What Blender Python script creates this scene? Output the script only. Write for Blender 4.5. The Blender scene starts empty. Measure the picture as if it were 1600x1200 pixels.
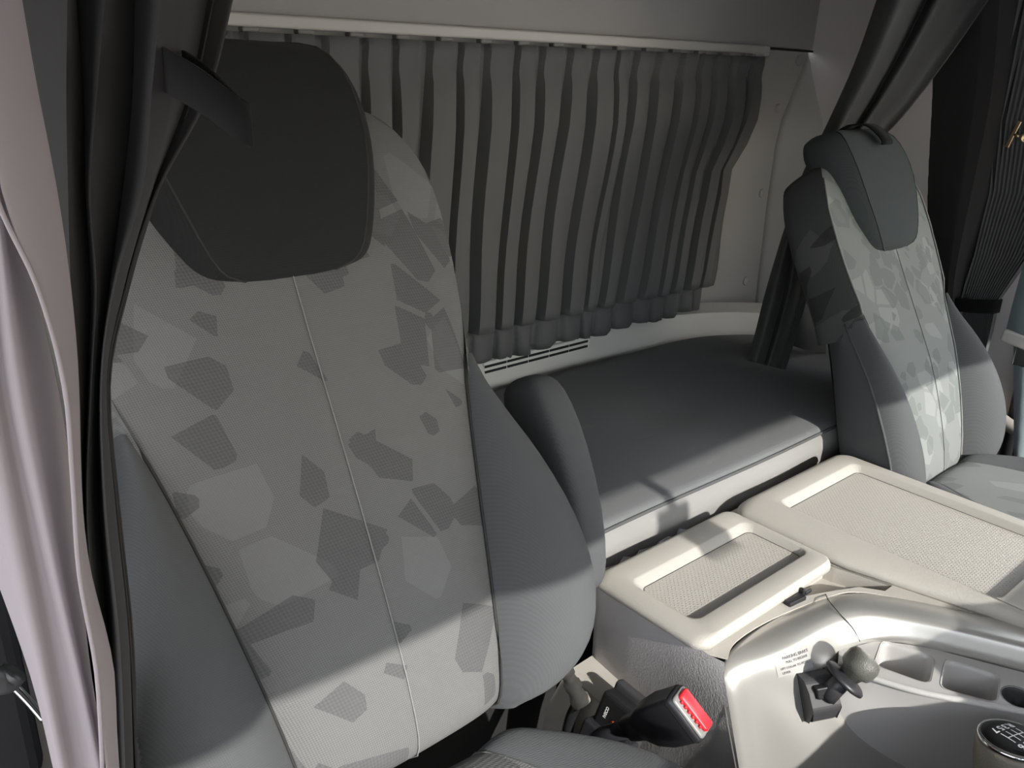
import bpy, bmesh, math, random
from mathutils import Vector, Matrix, Quaternion
random.seed(7)
SC = bpy.context.scene
COL = SC.collection
OZ = 1.25          # eye height of the photographer above the cab floor; coordinates below are relative to the eye
PI = math.pi
V = Vector

# ------------------------------------------------------------------ materials
class NT:
    def __init__(s, name):
        s.m = bpy.data.materials.new(name); s.m.use_nodes = True
        s.t = s.m.node_tree; s.n = s.t.nodes; s.n.clear()
        s.out = s.n.new('ShaderNodeOutputMaterial'); s.b = s.n.new('ShaderNodeBsdfPrincipled')
        s.t.links.new(s.b.outputs[0], s.out.inputs[0])
        s.tc = s.n.new('ShaderNodeTexCoord')
    def link(s, a, b): s.t.links.new(a, b)
    def put(s, sock, v):
        if hasattr(v, 'is_linked') or hasattr(v, 'links'): s.link(v, sock)
        else: sock.default_value = v
    def math(s, op, a, b=0.0, c=None, clamp=False):
        n = s.n.new('ShaderNodeMath'); n.operation = op; n.use_clamp = clamp
        s.put(n.inputs[0], a); s.put(n.inputs[1], b)
        if c is not None: s.put(n.inputs[2], c)
        return n.outputs[0]
    def mix(s, f, a, b):
        n = s.n.new('ShaderNodeMix'); n.data_type = 'RGBA'
        s.put(n.inputs[0], f); s.put(n.inputs[6], a); s.put(n.inputs[7], b)
        return n.outputs[2]
    def noise(s, scale, detail=2.0, vec=None, rough=0.5):
        n = s.n.new('ShaderNodeTexNoise'); n.inputs['Scale'].default_value = scale
        n.inputs['Detail'].default_value = detail; n.inputs['Roughness'].default_value = rough
        s.link(vec or s.tc.outputs['Object'], n.inputs['Vector']); return n
    def bump(s, h, strength, dist):
        n = s.n.new('ShaderNodeBump'); n.inputs['Strength'].default_value = strength
        n.inputs['Distance'].default_value = dist; s.link(h, n.inputs['Height'])
        s.link(n.outputs[0], s.b.inputs['Normal'])
    def xyz(s):
        n = s.n.new('ShaderNodeSeparateXYZ'); s.link(s.tc.outputs['Object'], n.inputs[0]); return n.outputs
def rgba(c): return (c[0], c[1], c[2], 1.0)
def srgb(r, g, b):
    f = lambda c: (c/255/12.92) if c/255 <= 0.04045 else ((c/255+0.055)/1.055)**2.4
    return (f(r), f(g), f(b), 1.0)

def plastic(name, c, rough=0.5, grain=0.0, gscale=900, metal=0.0, spec=0.5, dots=None, coat=0.0, dirt=0.0):
    t = NT(name); t.b.inputs['Roughness'].default_value = rough
    t.b.inputs['Metallic'].default_value = metal; t.b.inputs['Specular IOR Level'].default_value = spec
    t.b.inputs['Coat Weight'].default_value = coat
    base = c
    nz = t.noise(6, 4)
    base = t.mix(t.math('MULTIPLY', nz.outputs[0], 0.16 + dirt), c, (c[0]*0.72, c[1]*0.70, c[2]*0.67, 1))
    if dots:
        o = t.xyz()
        k = 2*PI/dots
        a = t.math('SINE', t.math('MULTIPLY', t.math('ADD', o[0], o[1]), k/1.414))
        b = t.math('SINE', t.math('MULTIPLY', t.math('SUBTRACT', o[0], o[1]), k/1.414))
        h = t.math('SMOOTH_MIN', a, b, 0.3)
        h = t.math('MULTIPLY_ADD', h, 1.6, -0.35, clamp=True)
        base = t.mix(t.math('MULTIPLY', h, 0.25), base, (min(1, c[0]*1.25), min(1, c[1]*1.25), min(1, c[2]*1.25), 1))
        t.bump(h, 0.8, 0.0012)
    elif grain > 0:
        g = t.n.new('ShaderNodeTexVoronoi'); g.inputs['Scale'].default_value = gscale
        t.link(t.tc.outputs['Object'], g.inputs['Vector'])
        t.bump(g.outputs['Distance'], grain, 0.0006)
    t.put(t.b.inputs['Base Color'], base)
    return t.m

def cloth(name, c, weave=0.0024, contrast=0.5, bump=0.5, sheen=0.03, patches=None, rough=0.95, mottled=0.2, c2=None, scratch=0.0, pscale=1.0):
    """woven upholstery; patches = (dark colour, light colour) adds the scattered angular shards of the seat cloth"""
    t = NT(name); t.b.inputs['Roughness'].default_value = rough
    t.b.inputs['Specular IOR Level'].default_value = 0.2
    t.b.inputs['Sheen Weight'].default_value = sheen; t.b.inputs['Sheen Roughness'].default_value = 0.5
    o = t.xyz()
    a = t.math('ADD', o[0], t.math('MULTIPLY', o[1], 0.6)); b = t.math('ADD', t.math('MULTIPLY', o[2], 0.80), t.math('MULTIPLY', o[1], 0.70))
    k = 2*PI/weave*0.7
    def wv(kk):
        p = t.math('SINE', t.math('MULTIPLY', t.math('ADD', a, b), kk))
        q = t.math('SINE', t.math('MULTIPLY', t.math('SUBTRACT', a, b), kk))
        return t.math('MULTIPLY_ADD', t.math('MULTIPLY', p, q), 0.5, 0.5)
    h = wv(k)
    base = c
    nz = t.noise(5, 5)
    base = t.mix(t.math('MULTIPLY', nz.outputs[0], mottled), c, c2 or (c[0]*0.6, c[1]*0.6, c[2]*0.6, 1))
    dark = t.mix(1.0, base, (0, 0, 0, 1))
    if patches:
        cmb = t.n.new('ShaderNodeCombineXYZ'); t.link(t.math('ADD', o[0], t.math('MULTIPLY', o[1], 0.5)), cmb.inputs[0]); t.link(t.math('ADD', t.math('MULTIPLY', o[2], 0.80), t.math('MULTIPLY', o[1], 0.70)), cmb.inputs[1])
        masks = []
        for i, (sc, thr, rot) in enumerate((q0*pscale, q1, q2) for q0, q1, q2 in ((20, 0.16, 0.5), (26, 0.13, 1.3), (17, 0.24, 2.2), (46, 0.05, 0.2), (17, 0.13, 2.9))):
            mp = t.n.new('ShaderNodeMapping'); mp.inputs['Rotation'].default_value = (0, 0, rot); mp.inputs['Location'].default_value = (i*3.1, i*1.7, 0)
            mp.inputs['Scale'].default_value = (1.0, 0.85, 1.0)
            t.link(cmb.outputs[0], mp.inputs[0])
            vd = []
            vo = t.n.new('ShaderNodeTexVoronoi'); vo.voronoi_dimensions = '2D'; vo.inputs['Scale'].default_value = sc
            vo.inputs['Randomness'].default_value = 0.85
            t.link(mp.outputs[0], vo.inputs['Vector'])
            ve = t.n.new('ShaderNodeTexVoronoi'); ve.voronoi_dimensions = '2D'; ve.feature = 'DISTANCE_TO_EDGE'; ve.inputs['Scale'].default_value = sc
            ve.inputs['Randomness'].default_value = 0.85
            t.link(mp.outputs[0], ve.inputs['Vector'])
            sp = t.n.new('ShaderNodeSeparateColor'); t.link(vo.outputs['Color'], sp.inputs[0])
            m = t.math('MULTIPLY', t.math('LESS_THAN', sp.outputs[0], thr), t.math('GREATER_THAN', ve.outputs['Distance'], 0.07))
            masks.append(m)
        dk = t.math('MAXIMUM', t.math('MAXIMUM', t.math('MAXIMUM', masks[0], masks[1]), masks[3]), masks[4])
        base = t.mix(t.math('MULTIPLY', masks[2], 0.8), base, patches[1])
        base = t.mix(t.math('MULTIPLY', dk, 0.8), base, patches[0])
        hc = wv(k*0.62)
        h = t.math('ADD', t.math('MULTIPLY', h, t.math('SUBTRACT', 1.0, dk)), t.math('MULTIPLY', hc, dk))
        dim = t.math('SUBTRACT', contrast, t.math('MULTIPLY', masks[2], contrast*0.6))
    else:
        dim = contrast
    f = t.math('MULTIPLY', t.math('SUBTRACT', 1.0, h), dim, clamp=True)
    col = t.mix(f, base, (c[0]*0.25, c[1]*0.25, c[2]*0.25, 1))
    if scratch:
        mp = t.n.new('ShaderNodeMapping'); mp.inputs['Scale'].default_value = (1.0, 3.0, 1.0); mp.inputs['Rotation'].default_value = (0, 0, 0.5)
        t.link(t.tc.outputs['Object'], mp.inputs[0])
        s = t.noise(9, 6, mp.outputs[0], 0.7)
        col = t.mix(t.math('MULTIPLY', t.math('MULTIPLY_ADD', s.outputs[0], 6.0, -3.6, clamp=True), scratch), col, (0.32, 0.30, 0.28, 1))
    t.put(t.b.inputs['Base Color'], col)
    if bump: t.bump(h, bump, 0.0007)
    return t.m

M = {}
M['seat'] = cloth('seat shard cloth', (0.162, 0.163, 0.163, 1), weave=0.0030, contrast=0.42, bump=0.6, patches=((0.090, 0.091, 0.092, 1), (0.168, 0.169, 0.169, 1)), mottled=0.12)
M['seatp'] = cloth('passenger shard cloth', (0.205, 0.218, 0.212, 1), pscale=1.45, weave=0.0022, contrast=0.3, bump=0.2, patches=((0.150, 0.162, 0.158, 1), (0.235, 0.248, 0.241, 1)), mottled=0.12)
M['bolster'] = cloth('charcoal bolster cloth', (0.088, 0.091, 0.095, 1), weave=0.0030, contrast=0.2, bump=0.25, mottled=0.15)
M['shadeseat'] = cloth('shaded shard cloth', (0.06, 0.063, 0.064, 1), weave=0.0028, contrast=0.3, bump=0.3, patches=((0.03, 0.03, 0.032, 1), (0.08, 0.083, 0.083, 1)))  # seat cloth darkened: shade on the far seat's flank put into the colour
M['head'] = cloth('black headrest cloth', (0.020, 0.0212, 0.0212, 1), weave=0.0028, contrast=0.3, bump=0.35, mottled=0.2)
M['headp'] = cloth('slate headrest cloth', (0.048, 0.056, 0.058, 1), weave=0.0028, contrast=0.2, bump=0.2, mottled=0.2)
M['thread'] = plastic('grey thread', (0.21, 0.21, 0.205, 1), 0.8)
M['dthread'] = plastic('dark thread', (0.02, 0.02, 0.02, 1), 0.8)
M['bunk'] = cloth('bunk cover cloth', (0.150, 0.156, 0.160, 1), weave=0.003, contrast=0.25, bump=0.25, mottled=0.4, scratch=0.22, sheen=0.08)
M['bunkfront'] = cloth('pale bunk side cloth', (0.25, 0.246, 0.24, 1), weave=0.002, contrast=0.12, bump=0.15)
M['rcur'] = cloth('black window curtain cloth', (0.108, 0.110, 0.113, 1), weave=0.0015, contrast=0.25, bump=0.15, rough=0.75, sheen=0.05)
M['rcur'].node_tree.nodes['Principled BSDF'].inputs['Specular IOR Level'].default_value = 0.5
M['dcur'] = cloth('charcoal curtain cloth', (0.036, 0.034, 0.035, 1), weave=0.0012, contrast=0.1, bump=0.0, sheen=0.04, mottled=0.25)
M['bcur'] = cloth('dark satin curtain cloth', (0.055, 0.057, 0.057, 1), weave=0.0013, contrast=0.15, bump=0.1, sheen=0.04, rough=0.6)
M['lilac'] = cloth('lilac grey curtain lining', (0.25, 0.222, 0.236, 1), weave=0.0010, contrast=0.06, bump=0.0, sheen=0.04, mottled=0.2)
M['strap'] = cloth('black strap webbing', (0.007, 0.007, 0.0075, 1), weave=0.0012, contrast=0.3, bump=0.1)
M['velcro'] = cloth('black hook tape', (0.006, 0.006, 0.006, 1), weave=0.0018, contrast=0.6, bump=1.0)
M['webbing'] = cloth('slate belt webbing', (0.20, 0.25, 0.27, 1), weave=0.0016, contrast=0.2, bump=0.2, rough=0.6)
M['wall'] = cloth('taupe felt lining', (0.36, 0.348, 0.336, 1), weave=0.0012, contrast=0.08, bump=0.12, mottled=0.2)
M['wallr'] = cloth('grey felt lining', (0.62, 0.585, 0.58, 1), weave=0.0012, contrast=0.12, bump=0.15, mottled=0.2)
M['rail'] = plastic('pale grey rail plastic', (0.45, 0.44, 0.42, 1), 0.45)
M['glider'] = plastic('grey glider plastic', (0.16, 0.155, 0.15, 1), 0.5)
M['vent'] = plastic('pale vent plastic', (0.72, 0.74, 0.70, 1), 0.5)
M['ledge'] = cloth('pale ledge lining', (0.66, 0.66, 0.62, 1), weave=0.0016, contrast=0.08, bump=0.1)
M['black'] = plastic('black plastic', (0.014, 0.014, 0.016, 1), 0.38)
M['cap'] = plastic('black printed cap', (0.008, 0.008, 0.008, 1), 0.45, spec=0.15)
M['matblack'] = plastic('matt black', (0.010, 0.010, 0.010, 1), 0.8)
M['beige'] = plastic('beige grained plastic', (0.44, 0.418, 0.38, 1), 0.5, grain=0.35, gscale=420)
M['beigeshade'] = plastic('shade toned beige plastic', (0.56, 0.54, 0.54, 1), 0.5, grain=0.5, gscale=380, dirt=0.1)  # same beige, made paler and greyer: shade hue of the side in the colour
M['dots'] = plastic('beige dotted mat', (0.44, 0.418, 0.38, 1), 0.5, dots=0.0054)
M['silver'] = plastic('silver painted plastic', (0.52, 0.51, 0.485, 1), 0.30, metal=0.62, spec=0.5)
M['grey'] = plastic('smooth grey plastic', (0.43, 0.42, 0.41, 1), 0.42)
M['darkgrey'] = plastic('charcoal plastic', (0.05, 0.05, 0.053, 1), 0.4)
M['buckle'] = plastic('black buckle shell', (0.022, 0.022, 0.026, 1), 0.42)
M['red'] = plastic('red button', (0.75, 0.022, 0.035, 1), 0.4)
M['clear'] = plastic('pale plastic edge', (0.22, 0.215, 0.21, 1), 0.3)
M['knobtex'] = plastic('grained knob', (0.10, 0.10, 0.088, 1), 0.35, grain=0.7, gscale=800)
M['leather'] = plastic('taupe leather', (0.16, 0.145, 0.115, 1), 0.45, grain=0.4, gscale=500)
M['chrome'] = plastic('chrome', (0.8, 0.8, 0.8, 1), 0.12, metal=1.0)
M['brass'] = plastic('brass', (0.62, 0.47, 0.30, 1), 0.3, metal=1.0)
M['white'] = plastic('white print', (0.85, 0.85, 0.85, 1), 0.5)
M['ink'] = plastic('grey ink', (0.09, 0.085, 0.085, 1), 0.6)
M['label'] = plastic('silver label film', (0.36, 0.355, 0.34, 1), 0.35)
M['cord'] = plastic('cream cord', (0.55, 0.51, 0.42, 1), 0.6)
M['door'] = plastic('dark door trim', (0.045, 0.05, 0.053, 1), 0.55)
M['handle'] = plastic('taupe grab bar', (0.40, 0.37, 0.34, 1), 0.5)
M['hose'] = plastic('grey corrugated hose', (0.33, 0.32, 0.29, 1), 0.5, dirt=0.3)
M['floor'] = cloth('dark cab carpet', (0.03, 0.03, 0.03, 1), weave=0.004, contrast=0.4, bump=0.6)
M['orange'] = plastic('orange print', (0.6, 0.09, 0.03, 1), 0.5)

def glass_mat():
    t = NT('tinted pane'); t.b.inputs['Base Color'].default_value = (0.9, 0.95, 0.93, 1)
    t.b.inputs['Roughness'].default_value = 0.0; t.b.inputs['Transmission Weight'].default_value = 1.0; t.b.inputs['IOR'].default_value = 1.02
    t.b.inputs['Alpha'].default_value = 0.12
    return t.m
M['glass'] = glass_mat()
def film_mat():
    t = NT('crinkled clear film'); t.b.inputs['Base Color'].default_value = (0.75, 0.77, 0.8, 1)
    t.b.inputs['Roughness'].default_value = 0.12; t.b.inputs['Alpha'].default_value = 0.35
    n = t.noise(45, 3); t.bump(n.outputs[0], 1.0, 0.01); return t.m
M['film'] = film_mat()
def ground_mat():
    t = NT('pale yard ground'); n = t.noise(3, 6)  # unseen ground outside, tone raised to bounce light up into the cab
    t.put(t.b.inputs['Base Color'], t.mix(n.outputs[0], (0.42, 0.42, 0.41, 1), (0.54, 0.53, 0.52, 1))); t.b.inputs['Roughness'].default_value = 0.95
    return t.m
M['ground'] = ground_mat()

# ------------------------------------------------------------------ object helpers
ORG = {}
def thing(name, label, cat, loc, group=None):
    o = bpy.data.objects.new(name, None); COL.objects.link(o)
    o.empty_display_size = 0.05
    o.location = (loc[0], loc[1], loc[2] + OZ)
    o['label'] = label; o['category'] = cat
    if group: o['group'] = group
    ORG[o.name] = V(loc); return o
def tag(o, label, cat, group=None):
    o['label'] = label; o['category'] = cat
    if group: o['group'] = group
    return o
def struct(o, label=None, cat=None):
    o['kind'] = 'structure'
    if label: o['label'] = label
    if cat: o['category'] = cat
    return o
def mk(name, verts, faces, mat, parent=None, smooth=True, origin=None, sub=0, solid=0.0, bevel=0.0, label=None, soff=0.0, autosmooth=None):
    """one mesh object; verts are in eye-relative coordinates"""
    if parent is not None: org = ORG[parent.name]
    elif origin is not None: org = V(origin)
    else:
        xs = [v[0] for v in verts]; ys = [v[1] for v in verts]; zs = [v[2] for v in verts]
        org = V(((min(xs)+max(xs))/2, (min(ys)+max(ys))/2, min(zs)))
    me = bpy.data.meshes.new(name)
    me.from_pydata([tuple(V(v) - org) for v in verts], [], faces)
    bm = bmesh.new(); bm.from_mesh(me); bmesh.ops.recalc_face_normals(bm, faces=bm.faces); bm.to_mesh(me); bm.free()
    me.materials.append(M[mat] if isinstance(mat, str) else mat)
    o = bpy.data.objects.new(name, me); COL.objects.link(o)
    if parent is not None: o.parent = parent
    else: o.location = (org.x, org.y, org.z + OZ)
    ORG[o.name] = org
    if bevel:
        b = o.modifiers.new('edge', 'BEVEL'); b.width = bevel; b.segments = 3; b.limit_method = 'ANGLE'; b.angle_limit = math.radians(35)
    if solid:
        s = o.modifiers.new('thick', 'SOLIDIFY'); s.thickness = solid; s.offset = soff
    if sub:
        s = o.modifiers.new('smooth', 'SUBSURF'); s.levels = sub; s.render_levels = sub
    if smooth:
        for p in me.polygons: p.use_smooth = True
    if label: o['label'] = label
    if autosmooth: me.set_sharp_from_angle(angle=math.radians(autosmooth))
    return o
def child_org(parent):  # children of parts keep the part's own origin: part objects sit at the thing's origin
    return ORG[parent.name]

class MB:
    def __init__(s): s.v = []; s.f = []
    def add(s, vs, fs):
        k = len(s.v); s.v += [V(v) for v in vs]; s.f += [tuple(i + k for i in f) for f in fs]; return s
    def grid(s, rows, closed=False, cap0=False, cap1=False):
        n = len(rows[0]); vs = [p for r in rows for p in r]; fs = []
        for i in range(len(rows)-1):
            for j in range(n if closed else n-1):
                a = i*n+j; b = i*n+(j+1) % n
                fs.append((a, b, b+n, a+n))
        if cap0: fs.append(tuple(range(n)))
        if cap1: fs.append(tuple((len(rows)-1)*n + j for j in range(n)))
        return s.add(vs, fs)
    def box(s, c, sx, sy, sz, rot=None):
        rot = rot or Matrix.Identity(3); c = V(c)
        vs = [c + rot @ V((x*sx/2, y*sy/2, z*sz/2)) for x in (-1, 1) for y in (-1, 1) for z in (-1, 1)]
        return s.add(vs, [(0, 1, 3, 2), (4, 6, 7, 5), (0, 4, 5, 1), (2, 3, 7, 6), (0, 2, 6, 4), (1, 5, 7, 3)])
    def tube(s, pts, r, n=8, caps=True):
        pts = [V(p) for p in pts]; rows = []
        rr = r if isinstance(r, (list, tuple)) else [r]*len(pts)
        up = V((0.13, 0.31, 0.94))
        for i, p in enumerate(pts):
            d = (pts[min(i+1, len(pts)-1)] - pts[max(i-1, 0)]).normalized()
            a = d.cross(up)
            if a.length < 1e-3: a = d.cross(V((1, 0, 0)))
            a.normalize(); b = d.cross(a)
            rows.append([p + (a*math.cos(2*PI*k/n) + b*math.sin(2*PI*k/n))*rr[i] for k in range(n)])
        return s.grid(rows, True, caps, caps)
    def lathe(s, prof, c, axis=(0, 0, 1), n=28, sq=0.0):
        c = V(c); ax = V(axis).normalized(); a = ax.cross(V((0.3, 0.9, 0.1)) if abs(ax.z) > .8 else V((0, 0, 1))).normalized(); b = ax.cross(a)
        rows = []
        for r, h in prof:
            rows.append([c + ax*h + (a*math.cos(2*PI*k/n) + b*math.sin(2*PI*k/n))*max(r, 1e-5)*(1+sq*abs(math.sin(4*PI*k/n))) for k in range(n)])
        return s.grid(rows, True, True, True)
    def build(s, name, mat, parent=None, **k): return mk(name, s.v, s.f, mat, parent, **k)

def crom(pts, n=8):
    """Catmull-Rom through pts"""
    P = [V(p) for p in pts]; out = []
    for i in range(len(P)-1):
        p0 = P[max(i-1, 0)]; p1 = P[i]; p2 = P[i+1]; p3 = P[min(i+2, len(P)-1)]
        for k in range(n):
            t = k/n
            out.append(0.5*((2*p1) + (p2-p0)*t + (2*p0-5*p1+4*p2-p3)*t*t + (3*p1-p0-3*p2+p3)*t**3))
    out.append(P[-1]); return out
def lerp(keys, x):
    """piecewise smooth interpolation of (x, y) keys"""
    if x <= keys[0][0]: return keys[0][1]
    for (a, ya), (b, yb) in zip(keys, keys[1:]):
        if x <= b:
            t = (x-a)/(b-a); return ya + (yb-ya)*t
    return keys[-1][1]
def cerp(keys, x):
    ks = keys
    if x <= ks[0][0]: return ks[0][1]
    if x >= ks[-1][0]: return ks[-1][1]
    for i in range(len(ks)-1):
        a, ya = ks[i]; b, yb = ks[i+1]
        if x <= b:
            ma = 0 if i == 0 else (yb-ks[i-1][1])/(b-ks[i-1][0])
            mb = 0 if i == len(ks)-2 else (ks[i+2][1]-ya)/(ks[i+2][0]-a)
            h = b-a; t = (x-a)/h
            return (2*t**3-3*t*t+1)*ya + (t**3-2*t*t+t)*h*ma + (-2*t**3+3*t*t)*yb + (t**3-t*t)*h*mb
def flat_holes(outer, holes, thick, fn):
    """filled outline with holes as (verts, faces); fn maps (x, y, depth) to a point"""
    cu = bpy.data.curves.new('tmp', 'CURVE'); cu.dimensions = '2D'; cu.fill_mode = 'BOTH'; cu.extrude = thick/2
    for loop in [outer] + holes:
        sp = cu.splines.new('POLY'); sp.points.add(len(loop)-1); sp.use_cyclic_u = True
        for p, q in zip(sp.points, loop): p.co = (q[0], q[1], 0, 1)
    o = bpy.data.objects.new('tmp', cu); COL.objects.link(o)
    dg = bpy.context.evaluated_depsgraph_get(); me = o.evaluated_get(dg).to_mesh()
    vs = [fn(*v.co) for v in me.vertices]; fs = [tuple(p.vertices) for p in me.polygons]
    o.evaluated_get(dg).to_mesh_clear(); bpy.data.objects.remove(o); bpy.data.curves.remove(cu)
    return vs, fs
def text_mesh(txt, size, fn, depth=0.0003, align='CENTER', bold=0.0):
    cu = bpy.data.curves.new('tmp', 'FONT'); cu.body = txt; cu.size = size; cu.extrude = depth; cu.align_x = align; cu.align_y = 'CENTER'; cu.offset = bold
    o = bpy.data.objects.new('tmp', cu); COL.objects.link(o)
    dg = bpy.context.evaluated_depsgraph_get(); me = o.evaluated_get(dg).to_mesh()
    vs = [fn(*v.co) for v in me.vertices]; fs = [tuple(p.vertices) for p in me.polygons]
    o.evaluated_get(dg).to_mesh_clear(); bpy.data.objects.remove(o); bpy.data.curves.remove(cu)
    return vs, fs
def rrect(x0, x1, y0, y1, r, z, k=6):
    out = []
    for cx, cy, a0 in ((x1-r, y1-r, 0), (x0+r, y1-r, 90), (x0+r, y0+r, 180), (x1-r, y0+r, 270)):
        for i in range(k+1):
            a = math.radians(a0 + 90*i/k); out.append(V((cx+r*math.cos(a), cy+r*math.sin(a), z)))
    return out
def basis(xd, yd):
    x = V(xd).normalized(); z = x.cross(V(yd)).normalized(); y = z.cross(x)
    return Matrix((x, y, z)).transposed()
# ------------------------------------------------------------------ camera
F_PX = 1326.518
RC = ((0.758516, -0.209407, 0.617126), (-0.651142, -0.288514, 0.701982), (0.031048, -0.934294, -0.355173))
cd = bpy.data.cameras.new('camera'); cam = bpy.data.objects.new('camera', cd); COL.objects.link(cam)
right = V([RC[i][0] for i in range(3)]); down = V([RC[i][1] for i in range(3)]); fwd = V([RC[i][2] for i in range(3)])
cam.matrix_world = Matrix(((right.x, -down.x, -fwd.x, 0), (right.y, -down.y, -fwd.y, 0), (right.z, -down.z, -fwd.z, OZ), (0, 0, 0, 1)))
cd.sensor_fit = 'HORIZONTAL'; cd.sensor_width = 36; cd.lens = F_PX*36/1600; cd.clip_start = 0.02; cd.clip_end = 500
SC.camera = cam

# ------------------------------------------------------------------ the cab shell
FL = -OZ
def box6(name, x0, x1, y0, y1, z0, z1, mat, bevel=0.0):
    b = MB(); b.box(((x0+x1)/2, (y0+y1)/2, (z0+z1)/2), x1-x0, y1-y0, z1-z0)
    return struct(b.build(name, mat, smooth=False, bevel=bevel))
box6('floor', -0.25, 2.40, -1.15, 1.50, FL-0.04, FL, 'floor')
gp = MB(); gp.grid([[(-60, -60, FL-1.15), (60, -60, FL-1.15)], [(-60, 60, FL-1.15), (60, 60, FL-1.15)]])
struct(gp.build('ground', 'ground', smooth=False))
box6('ceiling', -0.25, 2.40, -0.62, 1.50, 0.62, 0.66, 'wall')
# rear wall with a window opening behind the curtain would stay unseen: one lined panel, a corner panel and the boxed header above the rail
def panel(name, rows, mat, th=0.02):
    b = MB(); b.grid(rows); return struct(b.build(name, mat, solid=th, soff=1.0, smooth=False))
wr = MB()
wr.box((1.02, 1.40, -0.60), 2.5, 0.03, 1.30)
struct(wr.build('wall_rear', 'wall', smooth=False))
hd = MB()
prof = [(1.384, 0.054), (1.374, 0.054), (1.372, 0.060), (1.370, 0.20), (1.366, 0.62), (1.384, 0.62)]
hd.grid([[(-0.2, y, z) for y, z in prof], [(2.325, y, z) for y, z in prof]], True, True, True)
struct(hd.build('trim_1', 'wall', smooth=False, bevel=0.006))
# corner panel right of the fold, leaning towards the passenger door
cr = MB()
foldz = [(0.62, 2.36), (0.30, 2.352), (0.19, 2.345), (0.11, 2.325), (0.05, 2.285), (-0.05, 2.235), (-0.13, 2.195), (-0.20, 2.182), (-0.34, 2.179), (-0.74, 2.191), (-1.2, 2.20)]
rows = []
for z, x in foldz:
    rows.append([(x-0.012, 1.386, z), (x, 1.372, z), (x+0.01, 1.366, z), (x+0.12, 1.27, z), (x+0.22, 1.12, z), (x+0.24, 0.98, z)])
cr.grid(rows)
struct(cr.build('wall_right_rear', 'wall', solid=0.01, soff=1))
sm = MB(); sm.tube(crom([(1.995, 1.3735, 0.0525), (2.30, 1.371, 0.0505), (2.335, 1.366, 0.050), (2.46, 1.22, 0.048)], 6), 0.003, 6)
struct(sm.build('trim_2', 'matblack'))
# lower kick piece between the rear wall and the bunk
kk = MB(); bed_back = [(0.3, 1.330), (1.28, 1.330), (1.52, 1.334), (1.70, 1.315), (1.84, 1.265), (1.93, 1.20), (2.05, 1.07), (2.12, 0.9)]
kp = crom([(x, y, 0) for x, y in bed_back], 5)
kk.grid([[(p.x, min(1.3845, p.y+0.054+max(0,p.x-1.6)*.25), -0.604) for p in kp], [(p.x, p.y+0.024, -0.607) for p in kp], [(p.x, p.y+0.020, -0.611) for p in kp], [(p.x, p.y+.006, -0.650) for p in kp], [(p.x, p.y, -0.76) for p in kp]])
struct(kk.build('trim_3', 'ledge', autosmooth=40))
# side walls, windows, doors
box6('wall_right', 2.27, 2.30, 0.56, 1.50, FL, 0.62, 'wallr')
box6('wall_left', -0.20, -0.17, 0.62, 1.50, FL, 0.62, 'wallr')
box6('wall_left_front', -0.20, -0.17, -0.62, 0.62, 0.10, 0.62, 'wallr')  # unseen panel over the door opening, added to dim the upper seat
d = MB(); d.box((2.268, -0.02, -0.85), 0.04, 1.28, 0.78); struct(d.build('door_1', 'door', smooth=False, bevel=0.008))
wf = MB()
for (y0, y1, z0, z1) in ((0.52, 0.56, -0.47, 0.62), (-0.66, -0.60, -0.47, 0.62), (-0.66, 0.56, 0.36, 0.62)):
    wf.box((2.285, (y0+y1)/2, (z0+z1)/2), 0.05, y1-y0, z1-z0)
wf.build('window_frame', 'door', smooth=False, parent=None)
win = bpy.data.objects['window_frame']; win.name = 'window_1'; struct(win); ORG['window_1'] = ORG['window_frame']
g = MB(); g.box((2.285, 0, -0.05), 0.004, 1.22, 0.84); g.build('pane', 'glass', win, smooth=False)
# windscreen: frame with header, lower scuttle, screen pillars and pane
HY, HZ = -0.65, 0.063
ws = MB()
ws.box((1.05, HY-0.03, (HZ+0.66)/2), 2.7, 0.06, 0.66-HZ)
ws.box((-0.20, HY-0.03, -0.3), 0.10, 0.07, 1.0); ws.box((2.30, HY-0.03, -0.3), 0.08, 0.07, 1.0)
ws.build('window_2', 'door', smooth=False); w2 = struct(bpy.data.objects['window_2'])
g = MB(); g.box((1.05, HY-0.05, -0.18), 2.4, 0.005, 0.55); g.build('pane', 'glass', w2, smooth=False)
box6('wall_front', -0.25, 2.34, -0.98, -0.92, FL, -0.46, 'door')
db = MB(); prof = [(-0.915, -0.44), (-0.30, -0.405), (-0.22, -0.43), (-0.19, -0.50), (-0.24, -0.62), (-0.42, -0.80), (-0.58, -0.98), (-0.60, FL), (-0.915, FL)]
def dsec(x, k): return [(x, y, z + (k if z > -0.7 else 0)) for y, z in prof]
db.grid([dsec(-0.15, -.155), dsec(.78, -.155), dsec(.84, -.12), dsec(.90, -.088), dsec(.97, -.06), dsec(1.03, -.01), dsec(1.08, 0), dsec(1.36, 0), dsec(1.48, -.12), dsec(2.25, -.14)], True, True, True)  # unseen dash, added; its top edge is shaped to cast the console shadow
dash = db.build('dashboard', 'darkgrey', bevel=0.01, smooth=False)
tag(dash, 'unseen dark grey dashboard, added and shaped to shade the console front', 'dashboard')

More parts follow.
